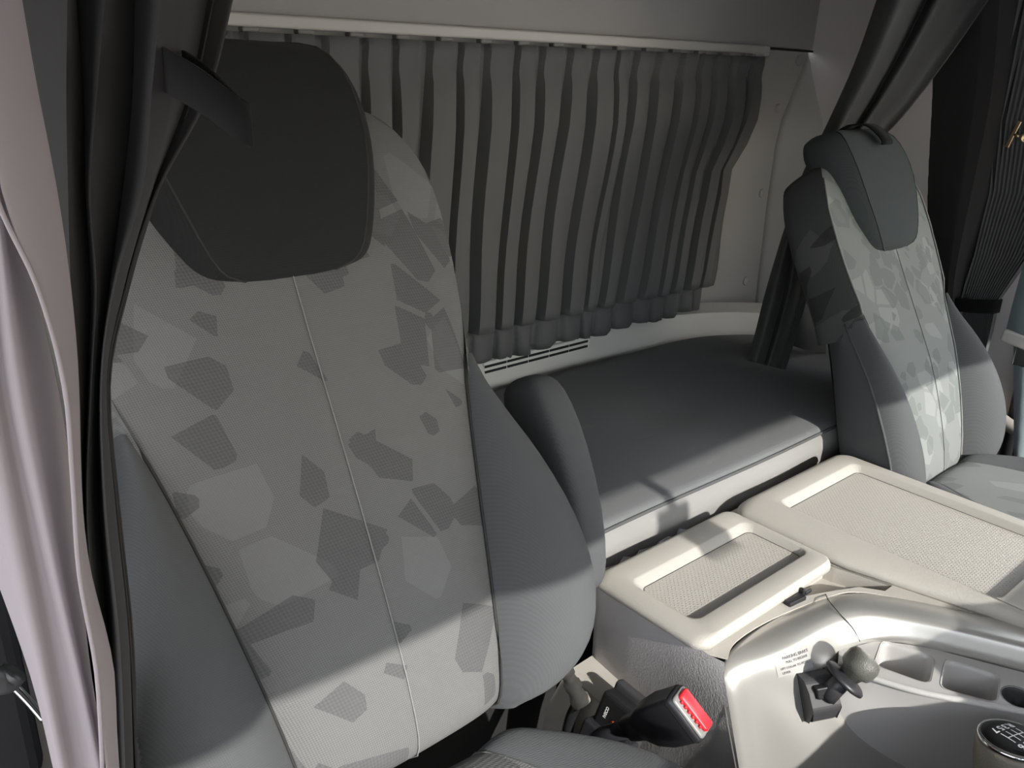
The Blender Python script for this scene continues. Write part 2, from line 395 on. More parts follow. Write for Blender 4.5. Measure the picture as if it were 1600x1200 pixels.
# seal along the passenger door and wall buttons
sl = MB(); sl.tube(crom([(2.262, 0.668, -0.45), (2.258, 0.655, -0.65), (2.255, 0.650, -0.80), (2.255, 0.642, -0.95), (2.255, 0.60, -1.2)], 6), 0.016, 8)
tag(sl.build('door_seal', 'black'), 'black rubber seal down the edge of the passenger door', 'door seal')
lab = ['topmost round button in the column of four on the taupe rear wall, beside the seam',
       'round wall button second from the top, beside the upper curtain edge',
       'round wall button third from the top, beside the notch in the curtain edge',
       'lowest of the four round buttons on the taupe rear wall, near the bunk']
for (x, z), l in zip(((2.228, 0.026), (2.157, -0.099), (2.134, -0.327), (2.112, -0.579)), lab):
    b = MB(); b.lathe([(0.0125, 0), (0.0125, 0.003), (0.0105, 0.0055), (0.0085, 0.004), (0.006, 0.0035), (0, 0.0035)], (x, 1.3855, z), (0, -1, 0), 20)
    tag(b.build('wall_button', 'wall'), l, 'wall button', 'round buttons on the rear wall')
# vent grille in the rear wall
vt = thing('vent_grille', 'pale plastic vent grille with black slots in the rear wall under the curtain hem', 'vent', (1.30, 1.384, -0.66))
R0 = Matrix.Identity(3)
b = MB(); b.box((1.262, 1.347, -0.629), 0.330, 0.010, 0.036); vfr = b.build('frame', 'vent', vt, smooth=False, bevel=0.004)
for k in range(2):
    for j in range(5):
        b = MB(); b.box((1.130+0.064*j, 1.3415, -0.6215-0.0125*k), 0.0615, 0.002, 0.0055); b.build('slot', 'matblack', vfr, smooth=False)

# ------------------------------------------------------------------ rear curtain on its rail
rl = thing('curtain_rail', 'pale grey curtain rail along the header above the black pleated rear curtain', 'curtain rail', (1.3, 1.36, 0.03))
b = MB(); b.box((1.25, 1.352, 0.047), 1.50, 0.026, 0.020); b.build('rail', 'rail', rl, smooth=False, bevel=0.004)
b = MB(); b.box((2.005, 1.352, 0.044), 0.022, 0.03, 0.026); b.build('end_cap', 'rail', rl, smooth=False, bevel=0.004)
for k in range(15):
    b = MB(); x = 0.62 + k*0.094
    b.box((x, 1.352, 0.034), 0.030, 0.018, 0.010); b.build('glider', 'glider', rl, smooth=False, bevel=0.004)
rcx0, rcx1 = 0.52, 2.0
rc = thing('rear_curtain', 'black pleated curtain drawn across the rear wall behind the bunk', 'curtain', (1.3, 1.33, -0.64))
NP = 21
def pleat(s):   # s in pleats -> (lateral shift, depth): sharp flat fronts and set back gaps
    f = s - math.floor(s)
    ks = [(0, 0.0, 1.0), (0.06, 0.13, 0.55), (0.10, 0.17, 0.0), (0.36, 0.30, -0.04), (0.40, 0.35, 0.5), (0.45, 0.40, 1.02), (0.72, 0.72, 1.12), (1.0, 1.0, 1.0)]
    for (a, sa, da), (c, sc_, dc) in zip(ks, ks[1:]):
        if f <= c:
            t = (f-a)/(c-a); return (sa+(sc_-sa)*t - f), da+(dc-da)*t
    return 0, 1
rnd = [random.uniform(-1, 1) for _ in range(80)]
FS = [0, 0.06, 0.10, 0.23, 0.36, 0.40, 0.45, 0.58, 0.72, 0.86]
def curtain_pt(i, q, z):
    s = i + q; u = s/NP
    zt = 0.030
    v = (zt - z)/0.63
    amp = 0.012 + 0.030*min(1, v*4)*(0.25+0.75*u)
    dx, dn = pleat(s)
    x = rcx0 + (rcx1-rcx0)*(s+dx)/NP
    edge = -0.19*cerp([(0, 0), (0.10, .06), (0.3, 0.36), (0.44, 0.70), (0.50, 0.66), (0.8, 0.86), (1, 1)], v)
    lin = -0.19*v
    w = max(0, (u-0.80)/0.20)
    x += (lin*(1-w) + edge*w)*min(1, max(0, u))**1.3
    kk_ = int(s) % 80
    x += 0.016*(rnd[i % 80]*(1-q) + rnd[(i+1) % 80]*q)*(1 if 0 < i < NP-1 else 0)
    x += 0.0035*rnd[kk_]*math.sin(v*4+kk_) + (0.001+0.003*max(0, u-.75)*4)*math.sin(v*11 + kk_*2.3)
    n = amp*dn + 0.003*math.sin(v*9+rnd[kk_]*7)*(0.2+u)
    if 0.02 < v < 0.12: n *= 1 - 0.35*math.sin((v-0.02)/0.10*PI)
    n += 0.035*math.exp(-((v-0.9)/0.2)**2)*0.4
    return V((x, 1.352 - n, z))
zs = [0.030, 0.012, -0.005, -0.022, -0.04, -0.07, -0.12, -0.18, -0.24, -0.30, -0.36, -0.41, -0.455, -0.49, -0.515, -0.532]
rows = [[curtain_pt(i, q, z) for i in range(NP) for q in FS] + [curtain_pt(NP, 0, z)] for z in zs]
b = MB(); b.grid(rows); b.build('cloth', 'rcur', rc, solid=0.0015, autosmooth=28)
hrows = []
for kz, z in enumerate((-0.522, -0.540, -0.562, -0.582, -0.600)):
    r = []
    for i in range(NP):
        for q in FS:
            p = curtain_pt(i, q, -0.53)
            kk_ = i % 80
            n = (0.028 if kz else 0.004) + 0.005*math.sin(2*PI*(i+q)*0.97+rnd[kk_])*(kz/4) + 0.009*pleat(i+q)[1]
            drop = z + 0.004*math.sin(i*1.7) * (kz == 4)
            p = V((p.x + 0.006*math.sin(i*2.1)*kz/4, 1.352-n, drop)); r.append(p)
    hrows.append(r)
b = MB(); b.grid(hrows); b.build('hem', 'rcur', rc, solid=0.0015)

# ------------------------------------------------------------------ bunk
bk = thing('bunk_mattress', 'dark grey bunk mattress with pale front edge, lying along the rear wall behind both seats', 'mattress', (1.3, 1.05, -0.77))
nb_ = 60
rows = []
def bedz(x, y):
    return 0.004*math.sin(x*5+y*3) + 0.003*math.sin(x*13-y*7) - 0.008*math.exp(-((x-1.25)**2/0.02 + (y-0.98)**2/0.004))
xs = [0.35 + (2.12-0.35)*i/nb_ for i in range(nb_+1)]
def ybk(x):
    for a, c in zip(kp, kp[1:]):
        if a.x <= x <= c.x: return a.y + (c.y-a.y)*(x-a.x)/(c.x-a.x)
    return kp[0].y if x < kp[0].x else kp[-1].y
for x in xs:
    yb = ybk(x) - 0.006; r = []
    prof = [(0.745, -0.662), (0.7465, -0.656), (0.751, -0.652), (0.759, -0.650)]
    for y, z in prof: r.append(V((x, y + 0.003*math.sin(x*9), z + 0.002*math.sin(x*7))))
    for k in range(1, 25):
        y = 0.759 + (yb-0.759)*k/24
        r.append(V((x, y, -0.65 + bedz(x, y)*min(1, k/4) - 0.02*max(0, (k-21)/3)**2)))
    rows.append(r)
b = MB(); b.grid(rows); b.build('top_cover', 'bunk', bk)
rows = []
for x in xs:
    rows.append([V((x, 0.745 - d_ + 0.003*math.sin(x*9) + 0.002*math.sin(x*23), z + 0.002*math.sin(x*7)*(z > -0.73))) for d_, z in ((0.0, -0.662), (0.009, -0.670), (0.013, -0.69), (0.012, -0.715), (0.006, -0.735), (-0.02, -0.748), (-0.3, -0.75))])
b = MB(); b.grid(rows); bfe = b.build('front_edge', 'bunkfront', bk)
b = MB(); b.tube([V((x, 0.7435 + 0.003*math.sin(x*9), -0.660 + 0.002*math.sin(x*7))) for x in xs], 0.003, 6); b.build('piping', 'bolster', bfe)
bb = MB(); bb.box((1.2, 1.06, (-0.752+FL)/2), 1.9, 0.56, -0.752-FL); tag(bb.build('bunk_box', 'matblack', smooth=False), 'black boxed base in shade beneath the grey bunk mattress', 'bunk base')
# clear film and black case pushed into the gap between bunk and console
fm = MB(); rows = []
for i in range(15):
    x = 0.80 + 0.235*i/14
    rows.append([V((x, 0.713+0.005*math.sin(i*2.3+k)+0.012*k*0.4, -0.765+0.018*k+0.004*math.sin(i*3.1+k*2))) for k in range(4)])
fm.grid(rows); tag(fm.build('plastic_bag', 'film', solid=0.0008), 'crinkled clear plastic bag in the gap between the bunk and the console lid', 'plastic bag')
cs = MB(); cs.box((1.10, 0.726, (-0.74+FL)/2), 0.10, 0.03, -0.74-FL); tag(cs.build('stowed_case', 'black', smooth=False, bevel=0.008), 'narrow black case standing in the gap behind the console lid', 'case')
# ------------------------------------------------------------------ seats
T = 0.5; LW = math.sqrt(1+T*T)
WD = V((0, T/LW, 1/LW)); ND = V((0, -1/LW, T/LW)); UD = V((1, 0, 0))
HI = [(0, .114), (.05, .118), (.13, .128), (.22, .142), (.31, .158), (.40, .177), (.45, .191), (.56, .206), (.65, .203), (.69, .185), (.72, .165), (.738, .135), (.745, .115)]
HO = [(.035, .14), (.042, .175), (.055, .212), (.09, .244), (.13, .257), (.22, .257), (.31, .236), (.40, .204), (.45, .198), (.56, .211), (.65, .208), (.69, .191), (.72, .170), (.738, .139), (.745, .118)]
NB = [(.035, -.005), (.045, .025), (.08, .054), (.14, .066), (.22, .062), (.31, .042), (.40, .012), (.45, .002), (.75, .0)]
NC = [(.035, -.04), (.042, -.016), (.055, -.004), (.08, .005), (.15, .012), (.3, .012), (.5, .004), (.66, 0), (.70, -.006), (.73, -.018), (.745, -.034)]   # centre line of the insert
def make_seat(cx, y0, z0, mats, wk, label, armrest, bend=0.0):
    O = V((cx, y0, z0))
    t = thing('truck_seat', label, 'seat', (cx, y0-0.25, FL))
    P = lambda u, w, n: O + UD*u*wk + WD*w + ND*(n - bend*max(0, (.32-w)/.32)**1.4)
    ws_ = [.035, .038, .044, .053, .067, .09, .13, .17, .22, .27, .32, .36, .40, .43, .46, .50, .54, .58, .62, .65, .675, .695, .71, .722, .732, .74, .745]
    # patterned insert
    rows = []
    for w in ws_:
        hi = cerp(HI, w); c = cerp(NC, w); edge = c - 0.010 if w < .45 else c - 0.004
        rows.append([P(hi*k/8, w, c - 0.0*k - (c-edge)*abs(k/8)**6 + 0.006*(1-(k/8)**2)*(w < .6)) for k in range(-8, 9)])
    b = MB(); b.grid(rows); ins = b.build('backrest_insert', mats['insert'], t, sub=1)
    # centre seam and edge seams
    b = MB(); b.tube([P(0, w, cerp(NC, w) + 0.0068*(1 if w < .6 else 0.35)) for w in ws_], 0.0008, 6); b.build('seam', 'thread', ins)
    for s in (-1, 1):
        b = MB(); b.tube([P(s*cerp(HI, w), w, cerp(NC, w) - (0.008 if w < .45 else 0.002)) for w in ws_ if w < (.44 if armrest else .72)], 0.0017, 6); b.build('seam', 'dthread' if armrest else 'thread', ins)
        # bolster, lower part
        rows = []
        for w in [x for x in ws_ if x <= .43]:
            hi = cerp(HI, w); ho = cerp(HO, w); nb = cerp(NB, w); c = cerp(NC, w) - 0.010; d = ho-hi
            rows.append([P(s*u, w, n) for u, n in ((hi, c), (hi+.12*d, c+(nb-c)*.45), (hi+.34*d, c+(nb-c)*.86), (hi+.58*d, nb), (hi+.80*d, nb-.006), (hi+.95*d, nb-.022-.0*d), (ho, nb-.040))])
        b = MB(); b.grid(rows); sbo = b.build('side_bolster', mats['bolster'], t, sub=1)
        rows = []
        for w in [x for x in ws_ if x <= .43]:
            ho = cerp(HO, w); nb = cerp(NB, w)
            rows.append([P(s*u, w, n) for u, n in ((ho, nb-.040), (ho+.001, nb-.06), (ho-.006, -.060), (ho-.03, -.092), (ho*.75, -.10))])
        b = MB(); b.grid(rows); b.build('side_panel', mats['side'], t, sub=1)
        b = MB(); b.tube([P(s*cerp(HO, w), w, cerp(NB, w)-.039) for w in ws_ if w <= .43], 0.0024, 6); b.build('piping', 'bolster', sbo)
        rows = []
        for w in [x for x in ws_ if x >= .40]:
            hi = cerp(HI, w); ho = cerp(HO, w); c = cerp(NC, w) - .004
            k = 1 if w < .725 else max(0.3, (.76-w)/.035)
            rows.append([P(s*u, w, n) for u, n in ((hi, c), (hi+(ho-hi)*.6, c-.005), (ho, c-.018*k), (ho+.002, -.05*k-.02), (ho-.008, -.085*k-.02), (ho*.8, -.10*k-.02))])
        b = MB(); b.grid(rows); b.build('shoulder_side', mats['upper'], t, sub=1)
    rows = []
    for w in ws_:
        ho = cerp(HO, w); k = 1 if w < .7 else max(0.15, (.75-w)/.05)
        rows.append([P(ho*.8*q, w, (-.10 if w < .42 else -.10*k-.02)) for q in (-1, -.5, 0, .5, 1)])
    b = MB(); b.grid(rows); b.build('back_shell', 'darkgrey', t)
    # headrest: tall pad that slopes into the shoulders
    HW = [(.545, .044), (.551, .066), (.566, .080), (.615, .097), (.66, .109), (.71, .114), (.755, .111), (.783, .100), (.799, .081), (.806, .053)]
    NF = [(.545, .010), (.551, .020), (.566, .027), (.615, .034), (.70, .036), (.76, .026), (.788, .012), (.801, -.008), (.806, -.02)]
    hws = [.545, .548, .552, .559, .57, .59, .615, .645, .68, .71, .735, .755, .773, .787, .797, .802, .806]
    rows = []; frows = []
    for w in hws:
        h = cerp(HW, w); f = cerp(NF, w)
        bk_ = -0.085 if w > .74 else -.07
        frows.append([P(h*k/6, w, f - .004*(k/6)**2) for k in range(-6, 7)])
        rows.append((h, f, bk_))
    b = MB(); b.grid(frows); hr = b.build('headrest', mats['head'], t, sub=1)
    for s in (-1, 1):
        sd = MB(); sd.grid([[P(s*u, w, n) for u, n in ((h, f-.004), (h+.010, f-.010), (h+.024, f-.030), (h+.028, (f+bk_)/2), (h+.018, bk_+.008), (h*.6, bk_), (0, bk_))] for (h, f, bk_), w in zip(rows, hws)])
        sd.build('headrest_side', mats['head'], hr, sub=1)
        sd = MB(); sd.tube([P(s*h, w, f-.0045) for (h, f, _), w in zip(rows, hws)], .0012, 6); sd.build('headrest_seam', 'dthread', hr)
    for (h, f, bk_), w in ((rows[0], hws[0]), (rows[-1], hws[-1])):
        sd = MB(); q = [P(u, w, n) for u, n in ((-h, f-.004), (0, f), (h, f-.004), (h+.028, (f+bk_)/2), (h*.6, bk_), (-h*.6, bk_), (-h-.028, (f+bk_)/2))]
        sd.add(q, [tuple(range(7))]); sd.build('headrest_end', mats['head'], hr)
    # cushion
    zc = [(-.05, -.76), (-.02, -.72), (.05, -.705), (.2, -.70), (.38, -.70), (.48, -.70), (.54, -.703), (.558, -.715), (.572, -.75), (.58, -.80)]
    zb = [(-.05, -.75), (.0, -.71), (.10, -.69), (.25, -.682), (.375, -.684), (.45, -.686), (.54, -.693), (.558, -.705), (.572, -.745), (.58, -.80)]
    wfk = [(.3, 1.0), (.387, .95), (.449, .87), (.503, .71), (.547, .56), (.58, .48)]      # rear corners rounded in plan
    ys_ = [.58, .572, .565, .555, .543, .525, .503, .478, .449, .418, .387, .34, .30, .22, .12, .04, -.01, -.04]
    sh = y0 - 0.535 + bend*.7; sz = (z0 + .70)*.45 + .012
    zk = lambda k, y: cerp(k, y); wf = lambda y: cerp(wfk, y)
    b = MB(); b.grid([[V((cx+.135*wf(y)*wk*k/5, y+sh, zk(zc, y)+sz+.004*(1-(k/5)**2))) for k in range(-5, 6)] for y in ys_]); b.build('cushion_insert', mats['cush'], t, sub=1)
    for s in (-1, 1):
        rows = []
        for y in ys_:
            c = zk(zc, y)+sz; z = zk(zb, y)+sz
            rows.append([V((cx+s*u*wf(y)*wk, y+sh, q)) for u, q in ((.135, c-.003), (.150, c+(z-c)*.35), (.180, c+(z-c)*.85), (.205, z), (.232, z-.008), (.250, z-.035), (.255, z-.09), (.245, -.87+sz), (.2, -.885+sz))])
        b = MB(); b.grid(rows); cbo = b.build('cushion_bolster', mats['bolster'], t, sub=1)
        b = MB(); b.tube([V((cx+s*.135*wf(y)*wk, y+sh, zk(zc, y)+sz-.002)) for y in ys_], .0018, 6); b.build('seam', 'thread', cbo)
    rows = []
    for (yy, zz) in ((.578, -.79), (.585, -.83), (.57, -.885)):
        rows.append([V((cx+u, yy+sh, zz+sz)) for u in (-.122, -.06, 0, .06, .122)])
    b = MB(); b.grid(rows); b.build('cushion_rear', mats['bolster'], t)
    b = MB(); b.box((cx, .28+sh, -.93+sz), .42, .56, .07); b.build('seat_pan', 'matblack', t, smooth=False, bevel=.01)
    b = MB(); b.box((cx, .27+sh, (-.965+sz+FL)/2), .36, .42, -.965+sz-FL); b.build('pedestal', 'matblack', t, smooth=False, bevel=.02)
    if armrest:
        # folded up armrest beside the right bolster
        rows = []
        L_ = [(0, .012), (.006, .026), (.025, .036), (.10, .044), (.19, .047), (.25, .046), (.278, .040), (.288, .026), (.292, .010)]
        a0 = V((.700, .640, -.645))
        for q, hw in L_:
            bow = 0.018*math.sin(q/.292*PI)
            r = []
            for k in range(14):
                an = 2*PI*k/14
                r.append(a0 + WD*(q) + UD*(hw*.62*math.copysign(abs(math.cos(an))**.42, math.cos(an))) + ND*(hw*math.copysign(abs(math.sin(an))**.42, math.sin(an)) + bow))
            rows.append(r)
        b = MB(); b.grid(rows, True, True, True); arm = b.build('armrest', mats['bolster'], t, sub=1)
        b = MB(); b.lathe([(.022, -.012), (.022, .012)], a0+WD*.02+V((-.02, .02, 0)), (1, 0, 0), 16); b.build('armrest_hinge', 'black', arm)
    return t, P
dm = dict(insert='seat', bolster='bolster', side='bolster', upper='seat', head='head', cush='seat')
pm = dict(insert='seatp', bolster='bolster', side='bolster', upper='shadeseat', head='headp', cush='seatp')
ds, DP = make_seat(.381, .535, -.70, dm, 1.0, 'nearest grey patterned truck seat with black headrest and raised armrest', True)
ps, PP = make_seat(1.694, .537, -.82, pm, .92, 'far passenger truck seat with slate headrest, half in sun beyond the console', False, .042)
# woven maker's tag on the passenger seat edge
tv, tf = text_mesh('IN TREND', .012, lambda x, y, z: PP(.2115 + .0008, .50 - x, -.028 + y) + UD*z)
tg = MB(); tg.box(PP(.209, .505, -.028), .004, .016, .072, basis(UD, WD).copy() if False else Matrix.Rotation(-math.atan(T), 3, 'X')); tgo = tg.build('maker_tag', 'strap', ps, smooth=False)
b = MB(); b.add(tv, tf); b.build('lettering', 'white', tgo, smooth=False)

# corrugated hose and cables by the near seat's pedestal
hs = MB(); pth = crom([(.119, .590, -.45), (.121, .580, -.49), (.122, .575, -.53), (.118, .58, -.60), (.115, .58, -.75)], 14)
hs.tube(pth, [.0075 + (.0012 if i % 2 else -.0012) for i in range(len(pth))], 10)
tag(hs.build('air_hose', 'hose' if False else 'darkgrey'), 'dark corrugated air hose beside the left edge of the nearest seat', 'hose')

# ------------------------------------------------------------------ curtains by the driver's door
LILA = [[(0.064,0.44,0.016),(0.066,0.4,0.015),(0.077,0.425,0.016),(0.076,0.395,0.015),(0.087,0.43,0.017)],[(0.059,0.44,-0.021),(0.062,0.4,-0.019),(0.073,0.425,-0.02),(0.072,0.395,-0.019),(0.083,0.43,-0.02)],[(0.055,0.44,-0.06),(0.06,0.4,-0.055),(0.07,0.425,-0.059),(0.069,0.395,-0.055),(0.08,0.43,-0.06)],[(0.05,0.44,-0.102),(0.056,0.4,-0.094),(0.067,0.425,-0.101),(0.065,0.395,-0.094),(0.085,0.43,-0.104)],[(0.047,0.44,-0.146),(0.054,0.4,-0.136),(0.063,0.425,-0.145),(0.062,0.395,-0.136),(0.088,0.43,-0.152)],[(0.041,0.44,-0.194),(0.053,0.4,-0.181),(0.064,0.425,-0.195),(0.063,0.395,-0.182),(0.087,0.43,-0.204)],[(0.045,0.44,-0.249),(0.052,0.4,-0.231),(0.065,0.425,-0.249),(0.064,0.395,-0.233),(0.083,0.43,-0.259)],[(0.053,0.44,-0.312),(0.051,0.4,-0.285),(0.065,0.425,-0.308),(0.068,0.395,-0.29),(0.078,0.43,-0.318)],[(0.054,0.44,-0.379),(0.051,0.4,-0.345),(0.064,0.425,-0.373),(0.071,0.395,-0.354),(0.079,0.43,-0.386)]]
LILB = [[(0.074,0.385,0.015),(0.081,0.392,0.016),(0.093,0.41,0.017)],[(0.07,0.385,-0.018),(0.08,0.392,-0.019),(0.094,0.41,-0.02)],[(0.067,0.385,-0.054),(0.08,0.392,-0.056),(0.096,0.41,-0.059)],[(0.076,0.385,-0.093),(0.084,0.392,-0.096),(0.095,0.41,-0.102)],[(0.08,0.385,-0.137),(0.084,0.392,-0.14),(0.092,0.41,-0.147)],[(0.077,0.385,-0.182),(0.08,0.392,-0.186),(0.085,0.41,-0.195)],[(0.073,0.385,-0.231),(0.075,0.392,-0.236),(0.081,0.41,-0.248)],[(0.073,0.385,-0.287),(0.08,0.392,-0.295),(0.09,0.41,-0.311)],[(0.068,0.385,-0.345),(0.07,0.392,-0.352),(0.076,0.41,-0.369)]]
DARK = [[(0.128,0.57,0.023),(0.134,0.5,0.022),(0.152,0.55,0.024),(0.152,0.5,0.023),(0.175,0.54,0.026),(0.187,0.56,0.027),(0.177,0.49,0.024),(0.192,0.5,0.026),(0.221,0.535,0.028),(0.227,0.515,0.028)],[(0.13,0.57,-0.027),(0.127,0.5,-0.024),(0.149,0.55,-0.026),(0.142,0.5,-0.024),(0.167,0.54,-0.026),(0.179,0.56,-0.027),(0.167,0.49,-0.023),(0.181,0.5,-0.024),(0.203,0.535,-0.026),(0.207,0.515,-0.025)],[(0.129,0.57,-0.082),(0.121,0.5,-0.072),(0.143,0.55,-0.08),(0.132,0.5,-0.073),(0.157,0.54,-0.08),(0.166,0.56,-0.083),(0.156,0.49,-0.073),(0.162,0.5,-0.075),(0.176,0.535,-0.08),(0.172,0.515,-0.078)],[(0.125,0.57,-0.14),(0.115,0.5,-0.124),(0.138,0.55,-0.138),(0.128,0.5,-0.126),(0.143,0.54,-0.136),(0.151,0.56,-0.142),(0.135,0.49,-0.124),(0.141,0.5,-0.128),(0.152,0.535,-0.137),(0.148,0.515,-0.132)],[(0.122,0.57,-0.203),(0.11,0.5,-0.179),(0.128,0.55,-0.198),(0.118,0.5,-0.181),(0.13,0.54,-0.196),(0.137,0.56,-0.204),(0.121,0.49,-0.178),(0.125,0.5,-0.182),(0.134,0.535,-0.195),(0.13,0.515,-0.188)],[(0.111,0.57,-0.293),(0.1,0.5,-0.258),(0.113,0.55,-0.285),(0.105,0.5,-0.26),(0.116,0.54,-0.282),(0.125,0.56,-0.293),(0.113,0.49,-0.258),(0.119,0.5,-0.265),(0.129,0.535,-0.284),(0.125,0.515,-0.274)],[(0.099,0.57,-0.392),(0.091,0.5,-0.346),(0.104,0.55,-0.382),(0.098,0.5,-0.349),(0.109,0.54,-0.379),(0.117,0.56,-0.395),(0.109,0.49,-0.349),(0.115,0.5,-0.357),(0.125,0.535,-0.383),(0.121,0.515,-0.369)],[(0.088,0.57,-0.502),(0.081,0.5,-0.443),(0.093,0.55,-0.49),(0.088,0.5,-0.447),(0.1,0.54,-0.486),(0.107,0.56,-0.506),(0.1,0.49,-0.447),(0.106,0.5,-0.458),(0.114,0.535,-0.491),(0.112,0.515,-0.474)]]
RCUR = [[(1.84,0.98,0.143),(1.79,0.93,0.139),(1.796,0.9,0.138),(1.923,0.93,0.147),(1.995,0.95,0.152),(1.945,0.9,0.148),(2.091,0.93,0.158),(2.176,0.93,0.163),(2.193,0.9,0.164)],[(1.828,1.0,0.018),(1.791,0.96,0.018),(1.797,0.936,0.018),(1.898,0.96,0.02),(1.954,0.976,0.021),(1.918,0.936,0.021),(2.031,0.96,0.023),(2.097,0.96,0.024),(2.112,0.936,0.025)],[(1.803,1.03,-0.116),(1.778,1.0,-0.113),(1.785,0.982,-0.112),(1.859,1.0,-0.115),(1.899,1.012,-0.117),(1.875,0.982,-0.114),(1.956,1.0,-0.117),(2.004,1.0,-0.118),(2.016,0.982,-0.117)],[(1.726,1.022,-0.208),(1.703,1.0,-0.204),(1.7,0.986,-0.203),(1.744,1.0,-0.207),(1.769,1.009,-0.209),(1.746,0.986,-0.205),(1.793,1.0,-0.209),(1.817,1.0,-0.21),(1.816,0.986,-0.209)],[(1.699,1.032,-0.333),(1.674,1.01,-0.327),(1.667,0.996,-0.324),(1.706,1.01,-0.33),(1.729,1.019,-0.334),(1.704,0.996,-0.328),(1.745,1.01,-0.334),(1.763,1.01,-0.336),(1.758,0.996,-0.333)],[(1.662,1.032,-0.46),(1.643,1.01,-0.452),(1.645,0.996,-0.449),(1.692,1.01,-0.459),(1.717,1.019,-0.465),(1.699,0.996,-0.457),(1.749,1.01,-0.467),(1.777,1.01,-0.471),(1.781,0.996,-0.469)],[(1.625,1.022,-0.556),(1.606,1.0,-0.547),(1.607,0.986,-0.544),(1.653,1.0,-0.555),(1.679,1.009,-0.562),(1.66,0.986,-0.553),(1.71,1.0,-0.565),(1.737,1.0,-0.57),(1.741,0.986,-0.568)],[(1.586,1.008,-0.611),(1.566,0.985,-0.603),(1.567,0.972,-0.602),(1.611,0.985,-0.618),(1.635,0.994,-0.627),(1.616,0.972,-0.619),(1.664,0.985,-0.636),(1.69,0.985,-0.645),(1.692,0.972,-0.644)]]
FLAP = [(1.759, 1.02, -0.486), (1.82, 1.02, -0.487), (1.855, 1.02, -0.485), (1.745, 0.995, -0.602), (1.806, 0.995, -0.625), (1.907, 0.995, -0.653)]
ECUR = [[(2.31,1.136,0.177),(2.2,0.917,0.165),(2.2,0.879,0.164),(2.24,0.837,0.165)],[(2.31,1.09,-0.052),(2.2,0.89,-0.042),(2.2,0.853,-0.041),(2.24,0.816,-0.039)],[(2.31,1.041,-0.292),(2.2,0.876,-0.263),(2.2,0.849,-0.26),(2.24,0.807,-0.257)],[(2.31,0.984,-0.489),(2.2,0.861,-0.451),(2.2,0.846,-0.448),(2.24,0.831,-0.45)],[(2.31,0.928,-0.592),(2.2,0.845,-0.555),(2.2,0.834,-0.552),(2.24,0.836,-0.559)]]
GATH = [[190, 2.24, 0.842, -0.098, 2.24, 0.667, -0.086], [300, 2.24, 0.821, -0.259, 2.24, 0.669, -0.24], [400, 2.24, 0.823, -0.416, 2.24, 0.699, -0.393], [470, 2.24, 0.829, -0.532, 2.24, 0.744, -0.513], [515, 2.24, 0.804, -0.602, 2.24, 0.742, -0.586], [560, 2.24, 0.762, -0.668, 2.24, 0.743, -0.662]]

def densify(r, k=.18):
    out = []
    for a, c in zip(r, r[1:]): out += [a, tuple(V(a)*(1-k)+V(c)*k), tuple(V(a)*k+V(c)*(1-k))]
    return out+[r[-1]]
def rowsmooth(t, n=5):      # smooth down the rows that carry shape, straight above and below them
    m = t[1:-2]
    return [t[0]] + [list(r) for r in zip(*[crom([r[j] for r in m], n) for j in range(len(t[0]))])] + t[-2:]
def ext(tab, ztop, zbot, k=None):
    t = [densify(r, k) if k else list(r) for r in tab]
    top = [(p[0] + (p[0]-q[0])*.6, p[1], ztop) for p, q in zip(t[0], t[1])]
    bot = [(p[0], p[1]+.01, zbot) for p in t[-1]]
    mid = [(p[0], p[1]+.004, (p[2]+zbot)/2) for p in t[-1]]
    return [top] + t + [mid, bot]
lc = thing('lining_curtain', 'lilac grey curtain with frayed pale edge hanging nearest the camera at far left', 'curtain', (.07, .42, FL))
b = MB(); b.grid(ext(LILA, .60, -1.1)); b.build('folded_panel', 'lilac', lc, sub=2, solid=.0016)
b = MB(); b.grid(ext(LILB, .60, -1.1)); b.build('free_panel', 'lilac', lc, sub=2, solid=.0016)
fe = MB(); fe.tube(crom([r[0] for r in LILB], 5), .0011, 6); fe.build('frayed_edge', 'lilac', bpy.data.objects['free_panel'])
dcv = thing('door_curtain', 'charcoal curtain gathered in long folds between the lilac curtain and the nearest seat', 'curtain', (.15, .52, FL))
b = MB(); b.grid(rowsmooth(ext(DARK, .60, -1.1, .14))); b.build('cloth', 'dcur', dcv, solid=.0016, autosmooth=40)
b = MB(); b.tube(crom([V(r[8])+V((0, -.008, 0)) for r in DARK], 4), .0008, 6); b.build('hem_stitching', 'dthread', dcv)
# tie strap: a loop of webbing that sticks out over the headrest
def ribbon(pts, w0, w1=None):
    b = MB(); n = len(pts); rows = []
    for i, p in enumerate(pts):
        w = w0 + ((w1 or w0)-w0)*i/(n-1); rows.append([p+V((0, 0, w/2)), p+V((0, 0, -w/2))])
    b.grid(rows); return b
loop = crom([(.178, .512, -.008), (.176, .482, -.012), (.180, .452, -.020), (.187, .430, -.031), (.193, .428, -.035), (.195, .434, -.034)], 8)
ribbon(loop, .024, .020).build('tie_strap', 'strap', dcv, solid=.0018)
inner = crom([(.195, .4345, -.034), (.194, .448, -.029), (.192, .475, -.016), (.190, .50, -.008)], 8)
ribbon(inner, .020, .016).build('hook_tape', 'velcro', dcv, solid=.0022)

